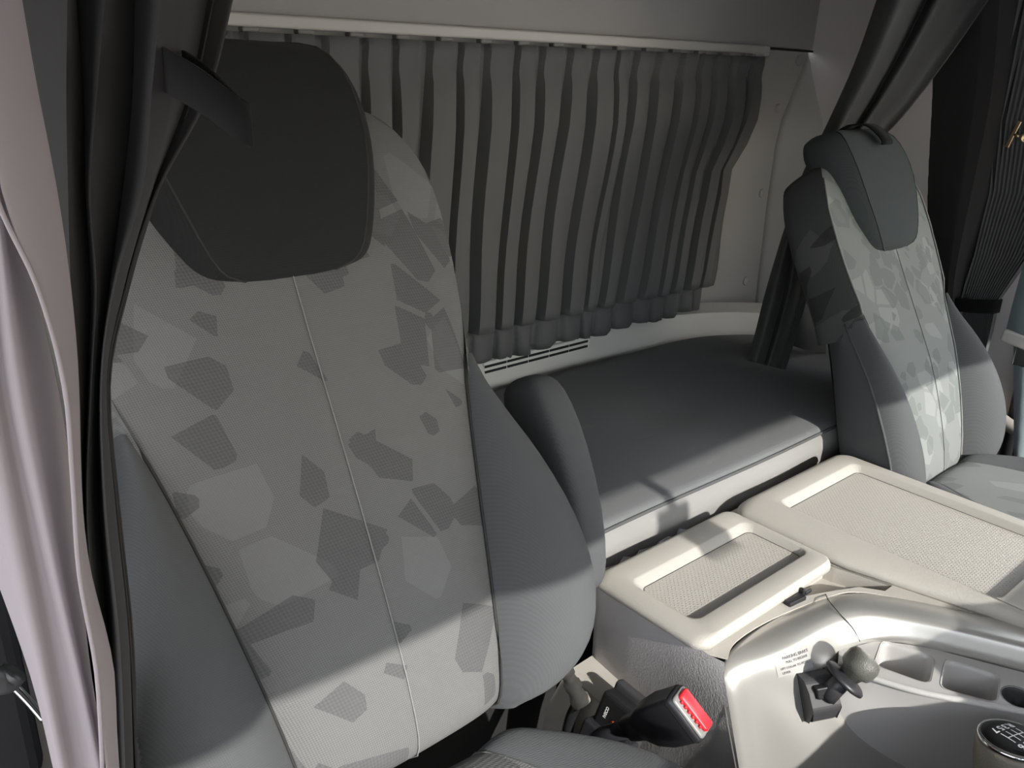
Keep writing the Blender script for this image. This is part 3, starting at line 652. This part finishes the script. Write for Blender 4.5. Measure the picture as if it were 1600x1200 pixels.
# ------------------------------------------------------------------ curtains by the passenger seat
pc = thing('bunk_curtain', 'dark satin curtain gathered diagonally behind the passenger headrest, its end lying on the bunk', 'curtain', (1.8, 1.03, -.68))
top = [tuple(V(a)+(V(a)-V(c))*1.6) for a, c in zip(RCUR[0], RCUR[1])]
b = MB(); b.grid([[p for p in crom(r, 5)] for r in rowsmooth([top]+RCUR+[RCUR[-1]]*2)[:-2]]); b.build('cloth', 'bcur', pc, solid=.0018)
b = MB(); b.grid([FLAP[:3], [tuple((V(a)+V(c))/2+V((0, -.012, 0))) for a, c in zip(FLAP[:3], FLAP[3:])], FLAP[3:]]); b.build('loose_end', 'bcur', pc, solid=.0018)
sp = MB(); sr = crom([(.806, -.055), (.812, -.02), (.806, .004), (.796, .022), (.775, .036), (.757, .043), (.750, .040)], 6)
sp.grid([[PP(k, p.x, p.y) for k in (-.012, .010, .032)] for p in sr]); sp.build('tie_strap', 'strap', pc, solid=.003)
ec = thing('pillar_curtain', 'flat charcoal curtain hanging straight beside the passenger door pillar', 'curtain', (2.22, .9, FL))
etop = [(x, y-.0, .60) for x, y, z in ECUR[0]]; ebot = [(x+.01, y-.02, -1.0) for x, y, z in ECUR[-1]]
b = MB(); b.grid(rowsmooth([densify(r, .15) for r in [etop]+ECUR+[[tuple(V(p)*.5+V(q)*.5) for p, q in zip(ECUR[-1], ebot)], ebot]])); b.build('cloth', 'dcur', ec, solid=.0018, autosmooth=40)
gc = thing('side_window_curtain', 'black finely pleated side window curtain tied back at the right edge of the photo', 'curtain', (2.24, .78, -.66))
NG = 17; rows = []
gk = [[480, 2.24, .86, .30, 2.24, .60, .30]] + GATH
for y, xa, ya, za, xb, yb, zb_ in gk:
    r = []
    for i in range(NG*4+1):
        f = i/(NG*4); ph = i % 4
        dn = (0, .5, 1, .5)[ph]
        a = .018 if abs(za+.532) > .03 else .012
        r.append((xa - a*dn, ya+(yb-ya)*f, za+(zb_-za)*f))
    rows.append(r)
dn_rows = []
for k in range(len(rows)-1):
    for s in range(4):
        dn_rows.append([tuple(V(p)*(1-s/4)+V(q)*(s/4)) for p, q in zip(rows[k], rows[k+1])])
dn_rows.append(rows[-1])
b = MB(); b.grid(dn_rows); b.build('cloth', 'rcur', gc, solid=.001)
tb = crom([(2.235, .845, -.545), (2.212, .835, -.538), (2.205, .79, -.532), (2.212, .745, -.524), (2.238, .738, -.524)], 6)
b = ribbon(tb, .034); b.build('tie_band', 'strap', gc, solid=.0025)
hk = thing('curtain_hook', 'small brass hook clip on the passenger side window curtain', 'hook', (2.21, .77, -.16))
b = MB(); b.box((2.212, .790, -.122), .006, .010, .062, Matrix.Rotation(.25, 3, 'X')); b.build('bar', 'brass', hk, smooth=False, bevel=.002)
b = MB(); b.lathe([(.012, -.003), (.012, .003), (.005, .004), (.004, .002)], (2.21, .762, -.128), (-1, -.6, 0), 16); b.build('eyelet', 'brass', hk)
b = MB(); b.tube([(2.212, .788, -.122), (2.21, .775, -.126)], .004, 8); b.build('pin', 'brass', hk)
# belt on the passenger side
sbp = thing('passenger_seat_belt', 'slate seat belt with metal tongue hanging by the passenger door pillar', 'seat belt', (2.12, .65, FL))
b = MB(); b.grid([[(2.12, .672+.004*math.sin(z*9), z), (2.13, .60, z-.006)] for z in [.55-.07*k for k in range(17)]]); b.build('webbing', 'webbing', sbp, solid=.0014)
b = MB(); b.grid([[(2.122, .654-.10*k/8, -.575-.055*k), (2.13, .60-.05*k/8, -.585-.055*k)] for k in range(9)]); b.build('lower_webbing', 'webbing', sbp, solid=.0014)
b = MB(); b.box((2.116, .638, -.567), .016, .085, .030, Matrix.Rotation(.18, 3, 'X')); b.build('tongue_cover', 'rail', sbp, smooth=False, bevel=.006)
b = MB(); b.box((2.112, .622, -.598), .004, .042, .05); b.build('tongue', 'chrome', sbp, smooth=False, bevel=.002)
gh = MB(); gh.tube(crom([(2.262, .735, -.792), (2.225, .715, -.788), (2.21, .675, -.793), (2.20, .62, -.807), (2.20, .50, -.83), (2.25, .40, -.84)], 8), [.017]*41, 12)
tag(gh.build('grab_bar', 'handle'), 'taupe grab bar on the passenger door behind the far seat', 'grab bar')
for i, (pts, l) in enumerate((([(2.05, .62, -.72), (2.048, .624, -.79), (2.044, .605, -.838), (2.05, .575, -.87), (2.055, .54, -.89)], 'cream cord running upright beside the far seat cushion'),
                 ([(2.02, .66, -.85), (2.035, .636, -.855), (2.05, .606, -.86), (2.055, .572, -.875), (2.06, .54, -.895)], 'cream cord curving low behind the far seat cushion'))):
    b = MB(); b.tube(crom(pts, 6), .0042, 8); tag(b.build('cord', 'cord'), l, 'cord', 'cords beside the passenger seat')
# left foot of the photo: pillar trim, belt anchor
pt = thing('belt_anchor', 'black seat belt anchor with chrome strip low on the driver door pillar, bottom left', 'belt anchor', (.05, .62, -.55))
b = MB(); b.box((.045, .66, -.46), .06, .03, .20); b.build('cover', 'black', pt, smooth=False, bevel=.012)
b = MB(); b.tube(crom([(.050, .60, -.415), (.058, .60, -.428), (.066, .60, -.447), (.074, .60, -.470)], 5), .0032, 8); b.build('trim_strip', 'chrome', pt)
b = MB(); b.tube(crom([(.038, .60, -.405), (.047, .60, -.418), (.056, .60, -.424), (.062, .60, -.42)], 5), .010, 10); b.build('loop', 'darkgrey', pt)
st = MB(); st.box((-.03, .66, -.80), .14, .05, .55); tag(st.build('pillar_trim', 'door', smooth=False, bevel=.02), 'dark lower trim of the driver door pillar behind the lilac curtain', 'pillar trim')
# ------------------------------------------------------------------ engine cover console
cb = thing('engine_console', 'beige and silver engine cover console between the seats, with cup holders', 'console', (1.1, .4, FL))
b = MB()
side = [(.785, .705), (.785, .60), (.785, .50), (.79, .481)]
zt = -.700
low = lambda p, z: (p[0]+(.012 if z < -1 else .004*(z < -.8)), p[1], z)
top_outer = [(.80, .705), (1.45, .705), (1.45, .02), (1.25, .02), (1.242, .158), (1.184, .262), (1.126, .368), (1.078, .444), (1.028, .469), (.919, .490), (.838, .492), (.800, .478), (.787, .50), (.786, .69)]
pocket = [(1.000, .520), (1.003, .490), (1.03, .4795), (1.085, .4545), (1.106, .425), (1.128, .425), (1.1075, .505), (1.105, .520)]
top_outer = top_outer[:3] + [(p.x, p.y) for p in crom([(x, y, 0) for x, y in top_outer[3:12]], 5)] + top_outer[12:]
vs, fs = flat_holes(top_outer, [pocket], .002, lambda x, y, z: V((x, y, zt-.001+z)))
b.add(vs, fs)
b.build('top_panel', 'beige', cb, smooth=False)
b = MB()
ring = lambda z: [(.7905, .476, z), (.7865, .50, z), (.785, .55, z), (.785, .62, z), (.786, .685, z), (.792, .70, z), (.81, .706, z)]
def taper(z):
    k = max(0, (-.72-z)/.5); return [(x+.03*k*(y > .49), y+(.02*k if y > .65 else -.34*max(0, -.713-max(z, -1.0)) if y < .49 else -.17*max(0, -.713-max(z, -1.0)) if y < .52 else 0), z) for x, y, _ in ring(z)]
b.grid([taper(z) for z in (-.700, -.72, -.76, -.82, -.90, -1.0, -1.1, FL)])
b.grid([[(.81, .706, z), (1.45, .706, z)] for z in (-.705, FL)])
b.grid([[(1.45, .706, z), (1.45, .02, z)] for z in (-.705, FL)])
b.build('side_panel', 'beigeshade', cb)
b = MB()
pk = pocket; n = len(pk)
b.grid([[(x, y, zt) for x, y in pk], [(x, y, zt-.028) for x, y in pk]], True, False, True); b.build('pocket', 'beige', cb, smooth=False)
lt = MB(); lt.box((.978, .493, -.699), .036, .012, .010, Matrix.Rotation(-.12, 3, 'Z')); lt.box((1.000, .496, -.696), .006, .008, .014); lt.box((1.010, .492, -.697), .016, .004, .006); lt.build('latch', 'black', cb, smooth=False, bevel=.003)
# silver surround
R0_ = [(0.79,0.412,-0.908),(0.79,0.437,-0.841),(0.79,0.465,-0.768),(0.79,0.481,-0.713),(0.836,0.5,-0.707),(0.919,0.497,-0.703),(1.03,0.475,-0.702),(1.083,0.45,-0.702),(1.133,0.375,-0.702),(1.192,0.268,-0.702),(1.25,0.162,-0.702)]
R1_ = [(0.826,0.4,-0.912),(0.825,0.421,-0.851),(0.825,0.444,-0.783),(0.823,0.462,-0.732),(0.841,0.457,-0.708),(0.89,0.445,-0.695),(0.972,0.439,-0.688),(1.023,0.42,-0.688),(1.069,0.348,-0.688),(1.119,0.245,-0.688),(1.168,0.142,-0.688)]
R2_ = [(1.066,0.252,-0.916),(1.009,0.3,-0.872),(0.946,0.353,-0.824),(0.93,0.382,-0.783),(0.932,0.394,-0.745),(0.961,0.409,-0.735),(0.978,0.403,-0.722),(1.022,0.386,-0.718),(1.061,0.338,-0.718),(1.11,0.235,-0.718),(1.159,0.132,-0.718)]
rows = []
for i in range(11):
    p0, p1, p2 = V(R0_[i]), V(R1_[i]), V(R2_[i])
    q = p0*.55 + p1*.45 + V((0, .0, .004)) if i > 3 else p0*.6+p1*.4+V((-.004, -.006, 0))
    m1 = p1*.7+p2*.3 + V((0, 0, .003)); m2 = p1*.35+p2*.65
    if i < 3: m1 += V((.0, -.006, .002)); m2 += V((0, .004, -.001))
    rows.append([p0 - V((0, 0, .004)), p0, q, p1, m1, m2, p2, p2 + V((.004, .006, -.010))])
rows.insert(0, [tuple(V(p)*2-V(q)) for p, q in zip(rows[0], rows[1])]); rows[0] = [tuple(p) for p in rows[0]]
b = MB(); b.grid(rows); srf = b.build('silver_surround', 'silver', cb, sub=2)
from mathutils.bvhtree import BVHTree
_dg = bpy.context.evaluated_depsgraph_get(); _me = srf.evaluated_get(_dg).to_mesh(); _o = ORG[srf.name]
BV = BVHTree.FromPolygons([v.co + _o for v in _me.vertices], [tuple(p.vertices) for p in _me.polygons]); srf.evaluated_get(_dg).to_mesh_clear()
sj = MB(); sj.tube(crom([tuple(V(R0_[6])+V((0, 0, .0015))), tuple((V(R0_[6])*.55+V(R1_[6])*.45)+V((.0, -.002, .0055))), tuple(V((.986, .432, -.688))), tuple(V((.992, .412, -.704))), tuple(V((.994, .400, -.7195)))], 8), .0007, 5); sj.build('joint_line', 'dthread', srf)
# cup holder shelf
LIP = [(.937, .396), (.941, .369), (.956, .329), (.973, .296), (1.002, .253), (1.034, .206), (1.075, .14)]
zs_ = -.727
outer = [(.934, .397), (.961, .411), (.980, .405), (1.024, .388), (1.063, .340), (1.112, .237), (1.155, .145)] + list(reversed(LIP[1:]))
def cupq(q, r=.013):
    """rounded quad"""
    out = []; n = len(q)
    for i in range(n):
        p = V((*q[i], 0)); a = V((*q[i-1], 0)); c = V((*q[(i+1) % n], 0))
        s = p+(a-p).normalized()*r; e = p+(c-p).normalized()*r
        for k in range(6):
            t = k/5; out.append(tuple((s*(1-t)**2 + p*2*t*(1-t) + e*t*t)[:2]))
    return out
c1 = cupq([(1.029, .384), (1.051, .323), (.991, .303), (.972, .366)]); c2 = cupq([(1.059, .311), (1.080, .252), (1.024, .234), (.996, .291)])
c3 = [(1.057+.020*math.cos(2*PI*k/20), .221+.019*math.sin(2*PI*k/20)) for k in range(20)]
vs, fs = flat_holes(outer, [c1, c2, c3], .003, lambda x, y, z: V((x, y, zs_+z)))
b = MB(); b.add(vs, fs); b.build('cup_holder_shelf', 'grey', cb, smooth=False)
for c in (c1, c2, c3):
    ce = V((sum(p[0] for p in c)/len(c), sum(p[1] for p in c)/len(c), 0)); dp = .055 if c is not c3 else .02
    sc_ = lambda k, z: [tuple(ce+(V((*p, 0))-ce)*k+V((0, 0, z))) for p in c]
    b = MB(); b.grid([sc_(1.05, zs_+.0022), sc_(1.0, zs_+.001), sc_(.97, zs_-.006), sc_(.90, zs_-dp), sc_(.6, zs_-dp-.003)], True, False, True)
    b.build('cup_holder' if c is not c3 else 'lighter_socket', 'grey' if c is not c3 else 'darkgrey', cb)
b = MB(); b.tube(crom([(x, y, zs_+.001) for x, y in LIP], 6), .0045, 8); b.build('shelf_lip', 'grey', cb)
BOT = [(.931, .383, -.785), (.946, .353, -.825), (1.009, .30, -.873), (1.066, .252, -.918), (1.12, .20, -.957), (1.17, .15, -.99), (1.22, .09, -1.02)]
rows = []
for (x, y), q in zip(LIP, BOT):
    a = V((x, y, zs_)); c = V(q) + V((-.006, .008, -.008)); rows.append([a*(1-t)+c*t + V((-.3, -.4, 0))*(.010*math.sin(t*PI)) for t in (0, .25, .5, .75, 1)])
b = MB(); b.grid(rows); b.build('lower_panel', 'grey', cb, sub=2)
fr = MB(); fr.grid([[(.79, .40, -.92), (1.3, .02, -1.02)], [(.82, .40, FL), (1.3, .02, FL)]]); fr.build('front_panel', 'darkgrey', cb, smooth=False)

def tray(name, label, x0, x1, y0, y1, zt, h, r, rad, rec, depth, extra=None):
    t = thing(name, label, 'tray' if 'tray' in name else 'box lid', ((x0+x1)/2, (y0+y1)/2, zt-h))
    R_ = []
    R_.append(rrect(x0+.004, x1-.004, y0+.004, y1-.004, rad, zt-h))
    R_.append(rrect(x0, x1, y0, y1, rad, zt-h+.004))
    lx, rx, fy, by = r
    for k in range(1, 7):
        a = PI/2*k/6; s = 1-math.cos(a); q = math.sin(a)
        hh = h-.006
        R_.append(rrect(x0+lx*s, x1-rx*s, y0+fy*s, y1-by*s, max(.006, rad*(1-.3*s)), zt-hh+hh*q))
    a0, a1, c0, c1_ = rec
    R_.append(rrect(a0-.003, a1+.003, c0-.003, c1_+.003, .018, zt))
    R_.append(rrect(a0, a1, c0, c1_, .016, zt-.001))
    sl = .010
    R_.append(rrect(a0+sl*.8, a1-sl*.5, c0+.002, c1_-sl, .012, zt-depth+.001))
    R_.append(rrect(a0+sl, a1-sl*.7, c0+.004, c1_-sl-.002, .011, zt-depth))
    if extra:       # the left flank narrows towards the front where the silver surround swings across
        R_ = [r_[:14] + [r_[13].lerp(r_[14], k/15) for k in range(1, 15)] + r_[14:] for r_ in R_]
        for r_ in R_:
            for p in r_:
                if p.x < a0-.002: p.x += extra*min(.21, max(0, .5-p.y))*min(1, (a0-p.x)/(a0-x0))
    b = MB(); b.grid(R_, True, True, False); b.build('body', 'beige', t)
    inn = rrect(a0+sl, a1-sl*.7, c0+.004, c1_-sl-.002, .011, zt-depth+.0002)
    b = MB(); b.add(inn, [tuple(range(len(inn)))]); dm_ = b.build('dotted_mat', 'dots', t, smooth=False)
    b = MB(); b.tube(inn+[inn[0]], .0006, 5); b.build('mat_edge', 'dthread', dm_)
    return t
tray('storage_box_lid', 'smaller beige storage lid with dotted recess, beside the nearest seat', .775, 1.100, .500, .700, -.680, .0195, (.026, .010, .006, .012), .022, (.806, 1.083, .538, .651), .011)
tray('console_tray', 'large beige console top tray with wide dotted recess, beside the far passenger seat', 1.106, 1.452, -.05, .698, -.674, .026, (.062, .012, .02, .018), .03, (1.172, 1.418, .300, .648), .012, .27)

# ------------------------------------------------------------------ parking brake lever on the silver face
pb = thing('parking_brake_lever', 'black parking brake lever with grained ball knob on the silver console face', 'lever', (.904, .415, -.80))
UF = V((.906, -.42, 0)).normalized(); SF = V((0, -.31, -.95)).normalized(); NF_ = UF.cross(SF).normalized()
if NF_.y > 0: NF_ = -NF_
BR = Matrix((UF, -SF, NF_)).transposed()
B0 = V((.904, .410, -.762))
def bp(u, v, n): return B0 + UF*u - SF*v + NF_*n
b = MB()
prof = [(-.036, .004), (-.034, .016), (-.012, .030), (.012, .026), (.026, .018), (.030, .004)]
b.grid([[bp(u*(1-.25*(v < -.02)), v, n) for v, n in prof] for u in (-.021, -.019, .019, .021)], False)
b.add([bp(-.021, v, n) for v, n in prof]+[bp(-.021, .030, -.004), bp(-.021, -.036, -.004)], [tuple(range(8))])
b.add([bp(.021, v, n) for v, n in prof]+[bp(.021, .030, -.004), bp(.021, -.036, -.004)], [tuple(range(8))])
b.build('bracket', 'darkgrey', pb, smooth=False, bevel=.005)
b = MB(); b.box(bp(0, .012, .026), .026, .016, .012, BR); b.build('gate', 'black', pb, smooth=False, bevel=.002)
K = V((.930, .366, -.702)); S0 = bp(.004, .004, .024); AX = (K-S0).normalized(); LN = (K-S0).length
b = MB(); b.lathe([(.0135, 0), (.012, LN*.35), (.011, LN*.55)], S0, AX, 20); b.build('stem', 'darkgrey', pb)
b = MB(); b.lathe([(.012, LN*.45), (.023, LN*.455), (.0285, LN*.49), (.0285, LN*.54), (.025, LN*.585), (.015, LN*.60), (.013, LN*.66)], S0, AX, 28); b.build('collar', 'buckle', pb)
b = MB(); b.lathe([(.013, LN*.62), (.0150, LN*.74), (.0198, LN*.79), (.0220, LN*.90), (.0218, LN*1.06), (.0185, LN*1.17), (.011, LN*1.215), (0, LN*1.228)], S0, AX, 28, .02); b.build('ball_knob', 'knobtex', pb)
# printed label above it, lettering lines in grey ink
pl_ = thing('instruction_label', 'silver sticker with tiny grey print above the parking brake lever', 'label', (.89, .44, -.71))
P1, P2 = V((.858, .4435, -.703)), V((.912, .4235, -.703))
LU = V((.885, -.42, .10)).normalized(); LV = V((0.0, .42, .86)).normalized()
LO = V((.884, .432, -.7195)); LNn = LU.cross(LV).normalized()
if LNn.y > 0: LNn = -LNn
def lq(u, v, n=0):      # the sticker follows the curved face it is stuck to
    p = LO + LU*u + LV*v + LNn*.05
    hit = BV.ray_cast(p, -LNn)[0]
    return (hit if hit else p - LNn*.05) + LNn*(n+.0006)
b = MB(); b.grid([[lq(-.027+.054*i/8, -.014+.030*j/5) for i in range(9)] for j in range(6)]); flm = b.build('film', 'label', pl_)
for txt, u, v, s in (('PARKING BRAKE', .006, .009, .0056), ('PULL TO RELEASE', .006, .003, .0044), ('LIFT COLLAR TO MOVE', .0, -.004, .0040), ('LEVER', -.014, -.010, .0044)):
    vs, fs = text_mesh(txt, s, lambda x, y, z, u=u, v=v: lq(u+x, v+y, .0006+z), .0001)
    b = MB(); b.add(vs, fs); b.build('lettering', 'ink', flm, smooth=False)

# ------------------------------------------------------------------ gear lever
gl = thing('gear_lever', 'taupe gear lever with black cap and white shift pattern, bottom right corner', 'gear lever', (.95, .19, FL))
G0 = V((.961, .192, -.714)); GA = V((.10, .12, 1)).normalized()
b = MB(); b.lathe([(.014, -.50), (.016, -.20), (.030, -.13), (.036, -.10), (.0365, -.06), (.040, -.03), (.0405, -.010), (.038, -.004)], G0, GA, 32); b.build('grip', 'leather', gl)
b = MB(); b.lathe([(.0385, -.006), (.0395, -.002), (.0385, .001), (.036, .001)], G0, GA, 40); b.build('chrome_ring', 'chrome', gl)
b = MB(); b.lathe([(.0365, -.002), (.0355, .001), (.028, .0034), (.016, .0046), (0, .005)], G0, GA, 40); cap = b.build('cap', 'cap', gl)
gy = V((-.28, -.93, 0)); gy = (gy - GA*gy.dot(GA)).normalized(); gx = gy.cross(GA).normalized()
def gp_(x, y, z): 
    x *= .88; y *= .84; r2 = (x*x+y*y); return G0 + gx*x + gy*y + GA*(.0056 - 3.4*r2 + z)
def gline(x0, y0, x1, y1, w=.0016):
    n = 6; d = V((x1-x0, y1-y0, 0)).normalized(); pr = V((-d.y, d.x, 0))*w/2
    b.grid([[gp_(x0+(x1-x0)*k/n+pr.x*s, y0+(y1-y0)*k/n+pr.y*s, 0) for s in (-1, 1)] for k in range(n+1)])
b = MB()
for gx_ in (-.0150, -.005, .005, .0150): gline(gx_, -.011, gx_, .011)
gline(-.0150, 0, .0150, 0)
b.build('shift_pattern', 'white', cap, smooth=False)
for tx, x, y in (('R', -.0150, -.0200), ('3', -.0045, -.0200), ('5', .0045, -.0200), ('7', .0150, -.0200), ('1', -.0150, .0200), ('2', -.0045, .0200), ('4', .0045, .0200), ('6', .0150, .0200)):
    vs, fs = text_mesh(tx, .0150, lambda a, c, z, x=x, y=y: gp_(x+a, y+c, z+.0002), .0001, bold=.0003)
    b = MB(); b.add(vs, fs); b.build('numeral', 'white', cap, smooth=False)

# ------------------------------------------------------------------ seat belt buckle, suspension remote, connector and duct
bu = thing('seat_belt_buckle', 'black seat belt buckle with red release button, beside the near seat cushion', 'buckle', (.68, .50, -.80))
BA = V((.05, -.72, .70)).normalized(); BW = V((.25, -.62, -.74)); BW = (BW-BA*BW.dot(BA)).normalized(); BT = BA.cross(BW)
BM = Matrix((BT, BW, BA)).transposed(); E0 = V((.683, .464, -.716))
def bq(t_, w_, a_): return E0 + BT*t_ + BW*w_ + BA*a_
def rsec(ht, hw, a_, r=.006):
    return [bq(p.x, p.y, a_) for p in rrect(-ht, ht, -hw, hw, r, 0, 3)]
b = MB(); b.grid([rsec(.009, .016, -.090), rsec(.010, .018, -.065), rsec(.014, .027, -.045), rsec(.0165, .031, -.02), rsec(.0165, .031, .020), rsec(.0155, .030, .026)], True, True, True); shl = b.build('shell', 'buckle', bu)
b = MB(); b.grid([rsec(.0168, .0314, .0200), rsec(.0168, .0314, .018)], True); b.build('parting_line', 'darkgrey', shl)
b = MB(); b.grid([rsec(.0135, .028, .0255, .004), rsec(.0135, .028, .0285, .004), rsec(.011, .026, .0295, .004)], True, True, True); b.build('end_rim', 'clear', bu)
b = MB(); b.grid([[p+BT*.003 for p in rsec(.0085, .0255, .028, .004)], [p+BT*.003 for p in rsec(.0085, .0255, .033, .004)], [p+BT*.003 for p in rsec(.007, .024, .0345, .004)]], True, True, True); rbt = b.build('release_button', 'red', bu)
for k in range(6):
    b = MB(); b.box(bq(-.0058, -.018+.0068*k, .0305), .004, .0028, .004, BM); b.build('button_rib', 'red', rbt, smooth=False)
b = MB(); b.grid([[bq(-.002, -.014, -.085), bq(.002, .014, -.085)], [bq(-.002, -.012, -.14), bq(.002, .012, -.14)], [bq(-.03, -.0, -.22), bq(-.03, .025, -.22)]]); b.build('stalk', 'buckle', bu, solid=.004)
rm = thing('suspension_remote', 'black box remote control with small print in its holder, left of the red-button buckle', 'remote control', (.735, .585, -.90))
RA = V((.30, -.10, .95)).normalized(); RX = V((-.05, -.90, -.35)); RX = (RX-RA*RX.dot(RA)).normalized(); RN = RA.cross(RX)
if RN.x > 0: RN = -RN
RM = Matrix((RX, RA, RN)).transposed(); RO = V((.728, .592, -.856))
rq = lambda x, y, z: RO + RX*x + RA*y + RN*z
b = MB(); b.box(RO, .062, .095, .026, RM); rbd = b.build('body', 'black', rm, smooth=False, bevel=.006)
b = MB(); b.box(rq(0, .006, -.022), .066, .10, .016, RM); b.build('rear_shell', 'darkgrey', rm, smooth=False, bevel=.005)
b = MB(); b.box(rq(0, -.030, .004), .072, .06, .042, RM); b.build('holder', 'buckle', rm, smooth=False, bevel=.004)
vs, fs = text_mesh('IVECO', .0065, lambda x, y, z: rq(-.014-y, .026+x*.9-.004, .0135+z), .0001, bold=.0002)
b = MB(); b.add(vs, fs); b.build('lettering', 'white', rbd, smooth=False)
b = MB(); b.lathe([(.005, 0), (.005, .0006)], rq(.002, .014, .013), RN, 16); b.build('warning_light', 'orange', rbd)
b = MB(); b.box(rq(.017, .014, .0133), .008, .008, .0006, RM); b.build('print_mark', 'rail', rbd, smooth=False)
dt = MB(); dt.grid([[(.74, .70, -.835), (.74, .615, -.845), (.765, .60, -.845)], [(.72, .72, -.91), (.715, .60, -.92), (.745, .56, -.92)], [(.72, .73, FL), (.71, .60, FL), (.745, .55, FL)]]); dt.grid([[(.74, .70, -.835), (.74, .615, -.845), (.765, .60, -.845)], [(.80, .70, -.832), (.80, .65, -.84), (.80, .60, -.845)]])
tag(dt.build('floor_duct', 'beige', smooth=False, solid=.003, bevel=.004), 'small beige floor duct moulding at the foot of the console side', 'duct')
cn = MB(); ca, cz = V((.700, .676, -.775)), V((.712, .640, -.835)); dd = cz-ca
pr_ = [(.0085, 0), (.0085, .2), (.0115, .22), (.0115, .36), (.009, .38), (.010, .5), (.0125, .52), (.0125, .66), (.0105, .68), (.0115, .82), (.0140, .85), (.0140, 1.0), (.006, 1.0)]
cn.lathe([(r, h*dd.length) for r, h in pr_], ca, dd, 14); tag(cn.build('hose_connector', 'hose'), 'dusty grey plastic hose connector between the near seat and the console side', 'connector')
ck = MB(); ck.tube(crom([(.706, .645, -.838), (.700, .65, -.87), (.69, .65, -.95), (.66, .64, -1.05)], 6), .008, 8); tag(ck.build('hose', 'black'), 'black hose dropping below the grey connector beside the near seat', 'hose')

se = MB(); se.box((.905, -.665, -.045), .075, .03, .070); se.tube([(.905, -.665, -.03), (.905, -.672, .06)], .012, 8)  # unseen box, added only to throw a shadow on lid and bunk
tag(se.build('shadow_box', 'black', smooth=False, bevel=.008), 'unseen black box added at the windscreen to cast a shadow', 'shadow caster')
# ------------------------------------------------------------------ steering wheel (unseen, added for its shadow on the near cushion)
sw = thing('steering_wheel', 'unseen black steering wheel added to cast a shadow on the nearest seat', 'steering wheel', (.40, -.06, -.62))
WC = V((.40, .0, -.52)); WA = V((0, .50, .866)); wx = V((1, 0, 0)); wy = WA.cross(wx)
b = MB(); ringp = [WC + wx*.225*math.cos(2*PI*k/48) + wy*.225*math.sin(2*PI*k/48) for k in range(49)]; b.tube(ringp, .015, 10, False); b.build('rim', 'black', sw)
b = MB(); b.lathe([(.07, -.05), (.085, -.02), (.08, .01), (.05, .02), (0, .022)], WC - WA*.03, WA, 28); b.build('hub', 'darkgrey', sw)
for an in (0, 180, 235, 305):
    d_ = wx*math.cos(math.radians(an)) + wy*math.sin(math.radians(an)); b = MB(); b.tube([WC-WA*.03+d_*.07, WC-WA*.015+d_*.15, WC+d_*.22], .012, 8); b.build('spoke', 'darkgrey', sw)
b = MB(); b.tube([WC-WA*.06, WC-WA*.30+V((0, -.05, 0))], .04, 14); b.build('column', 'darkgrey', sw)

# ------------------------------------------------------------------ light
sd_ = bpy.data.lights.new('sun', 'SUN'); so = bpy.data.objects.new('sun', sd_); COL.objects.link(so)
AZ = math.radians(-4); SL = .47
dirv = V((-math.sin(AZ), math.cos(AZ), -SL*math.cos(AZ))).normalized()   # travel direction of the light
so.rotation_euler = dirv.to_track_quat('-Z', 'Y').to_euler(); so.location = (6, -12, 8)
sd_.energy = 5.2; sd_.angle = math.radians(.55); sd_.color = (1.0, .965, .905)
w = bpy.data.worlds.new('sky'); SC.world = w; w.use_nodes = True
nt = w.node_tree; bg = nt.nodes['Background']
sky = nt.nodes.new('ShaderNodeTexSky'); sky.sky_type = 'NISHITA'; sky.sun_disc = False; sky.sun_elevation = math.radians(28); sky.sun_rotation = math.radians(160)
mixn = nt.nodes.new('ShaderNodeMix'); mixn.data_type = 'RGBA'; mixn.inputs[0].default_value = .8
nt.links.new(sky.outputs[0], mixn.inputs[6]); mixn.inputs[7].default_value = (3.15, 3.1, 3.05, 1)
nt.links.new(mixn.outputs[2], bg.inputs[0]); bg.inputs[1].default_value = .70
SC.view_settings.view_transform = 'Standard'; SC.view_settings.look = 'None'; SC.view_settings.gamma = 1; SC.view_settings.use_curve_mapping = False
SC.view_settings.exposure = 0.60
SC.cycles.max_bounces = 10; SC.cycles.diffuse_bounces = 6; SC.cycles.transparent_max_bounces = 12
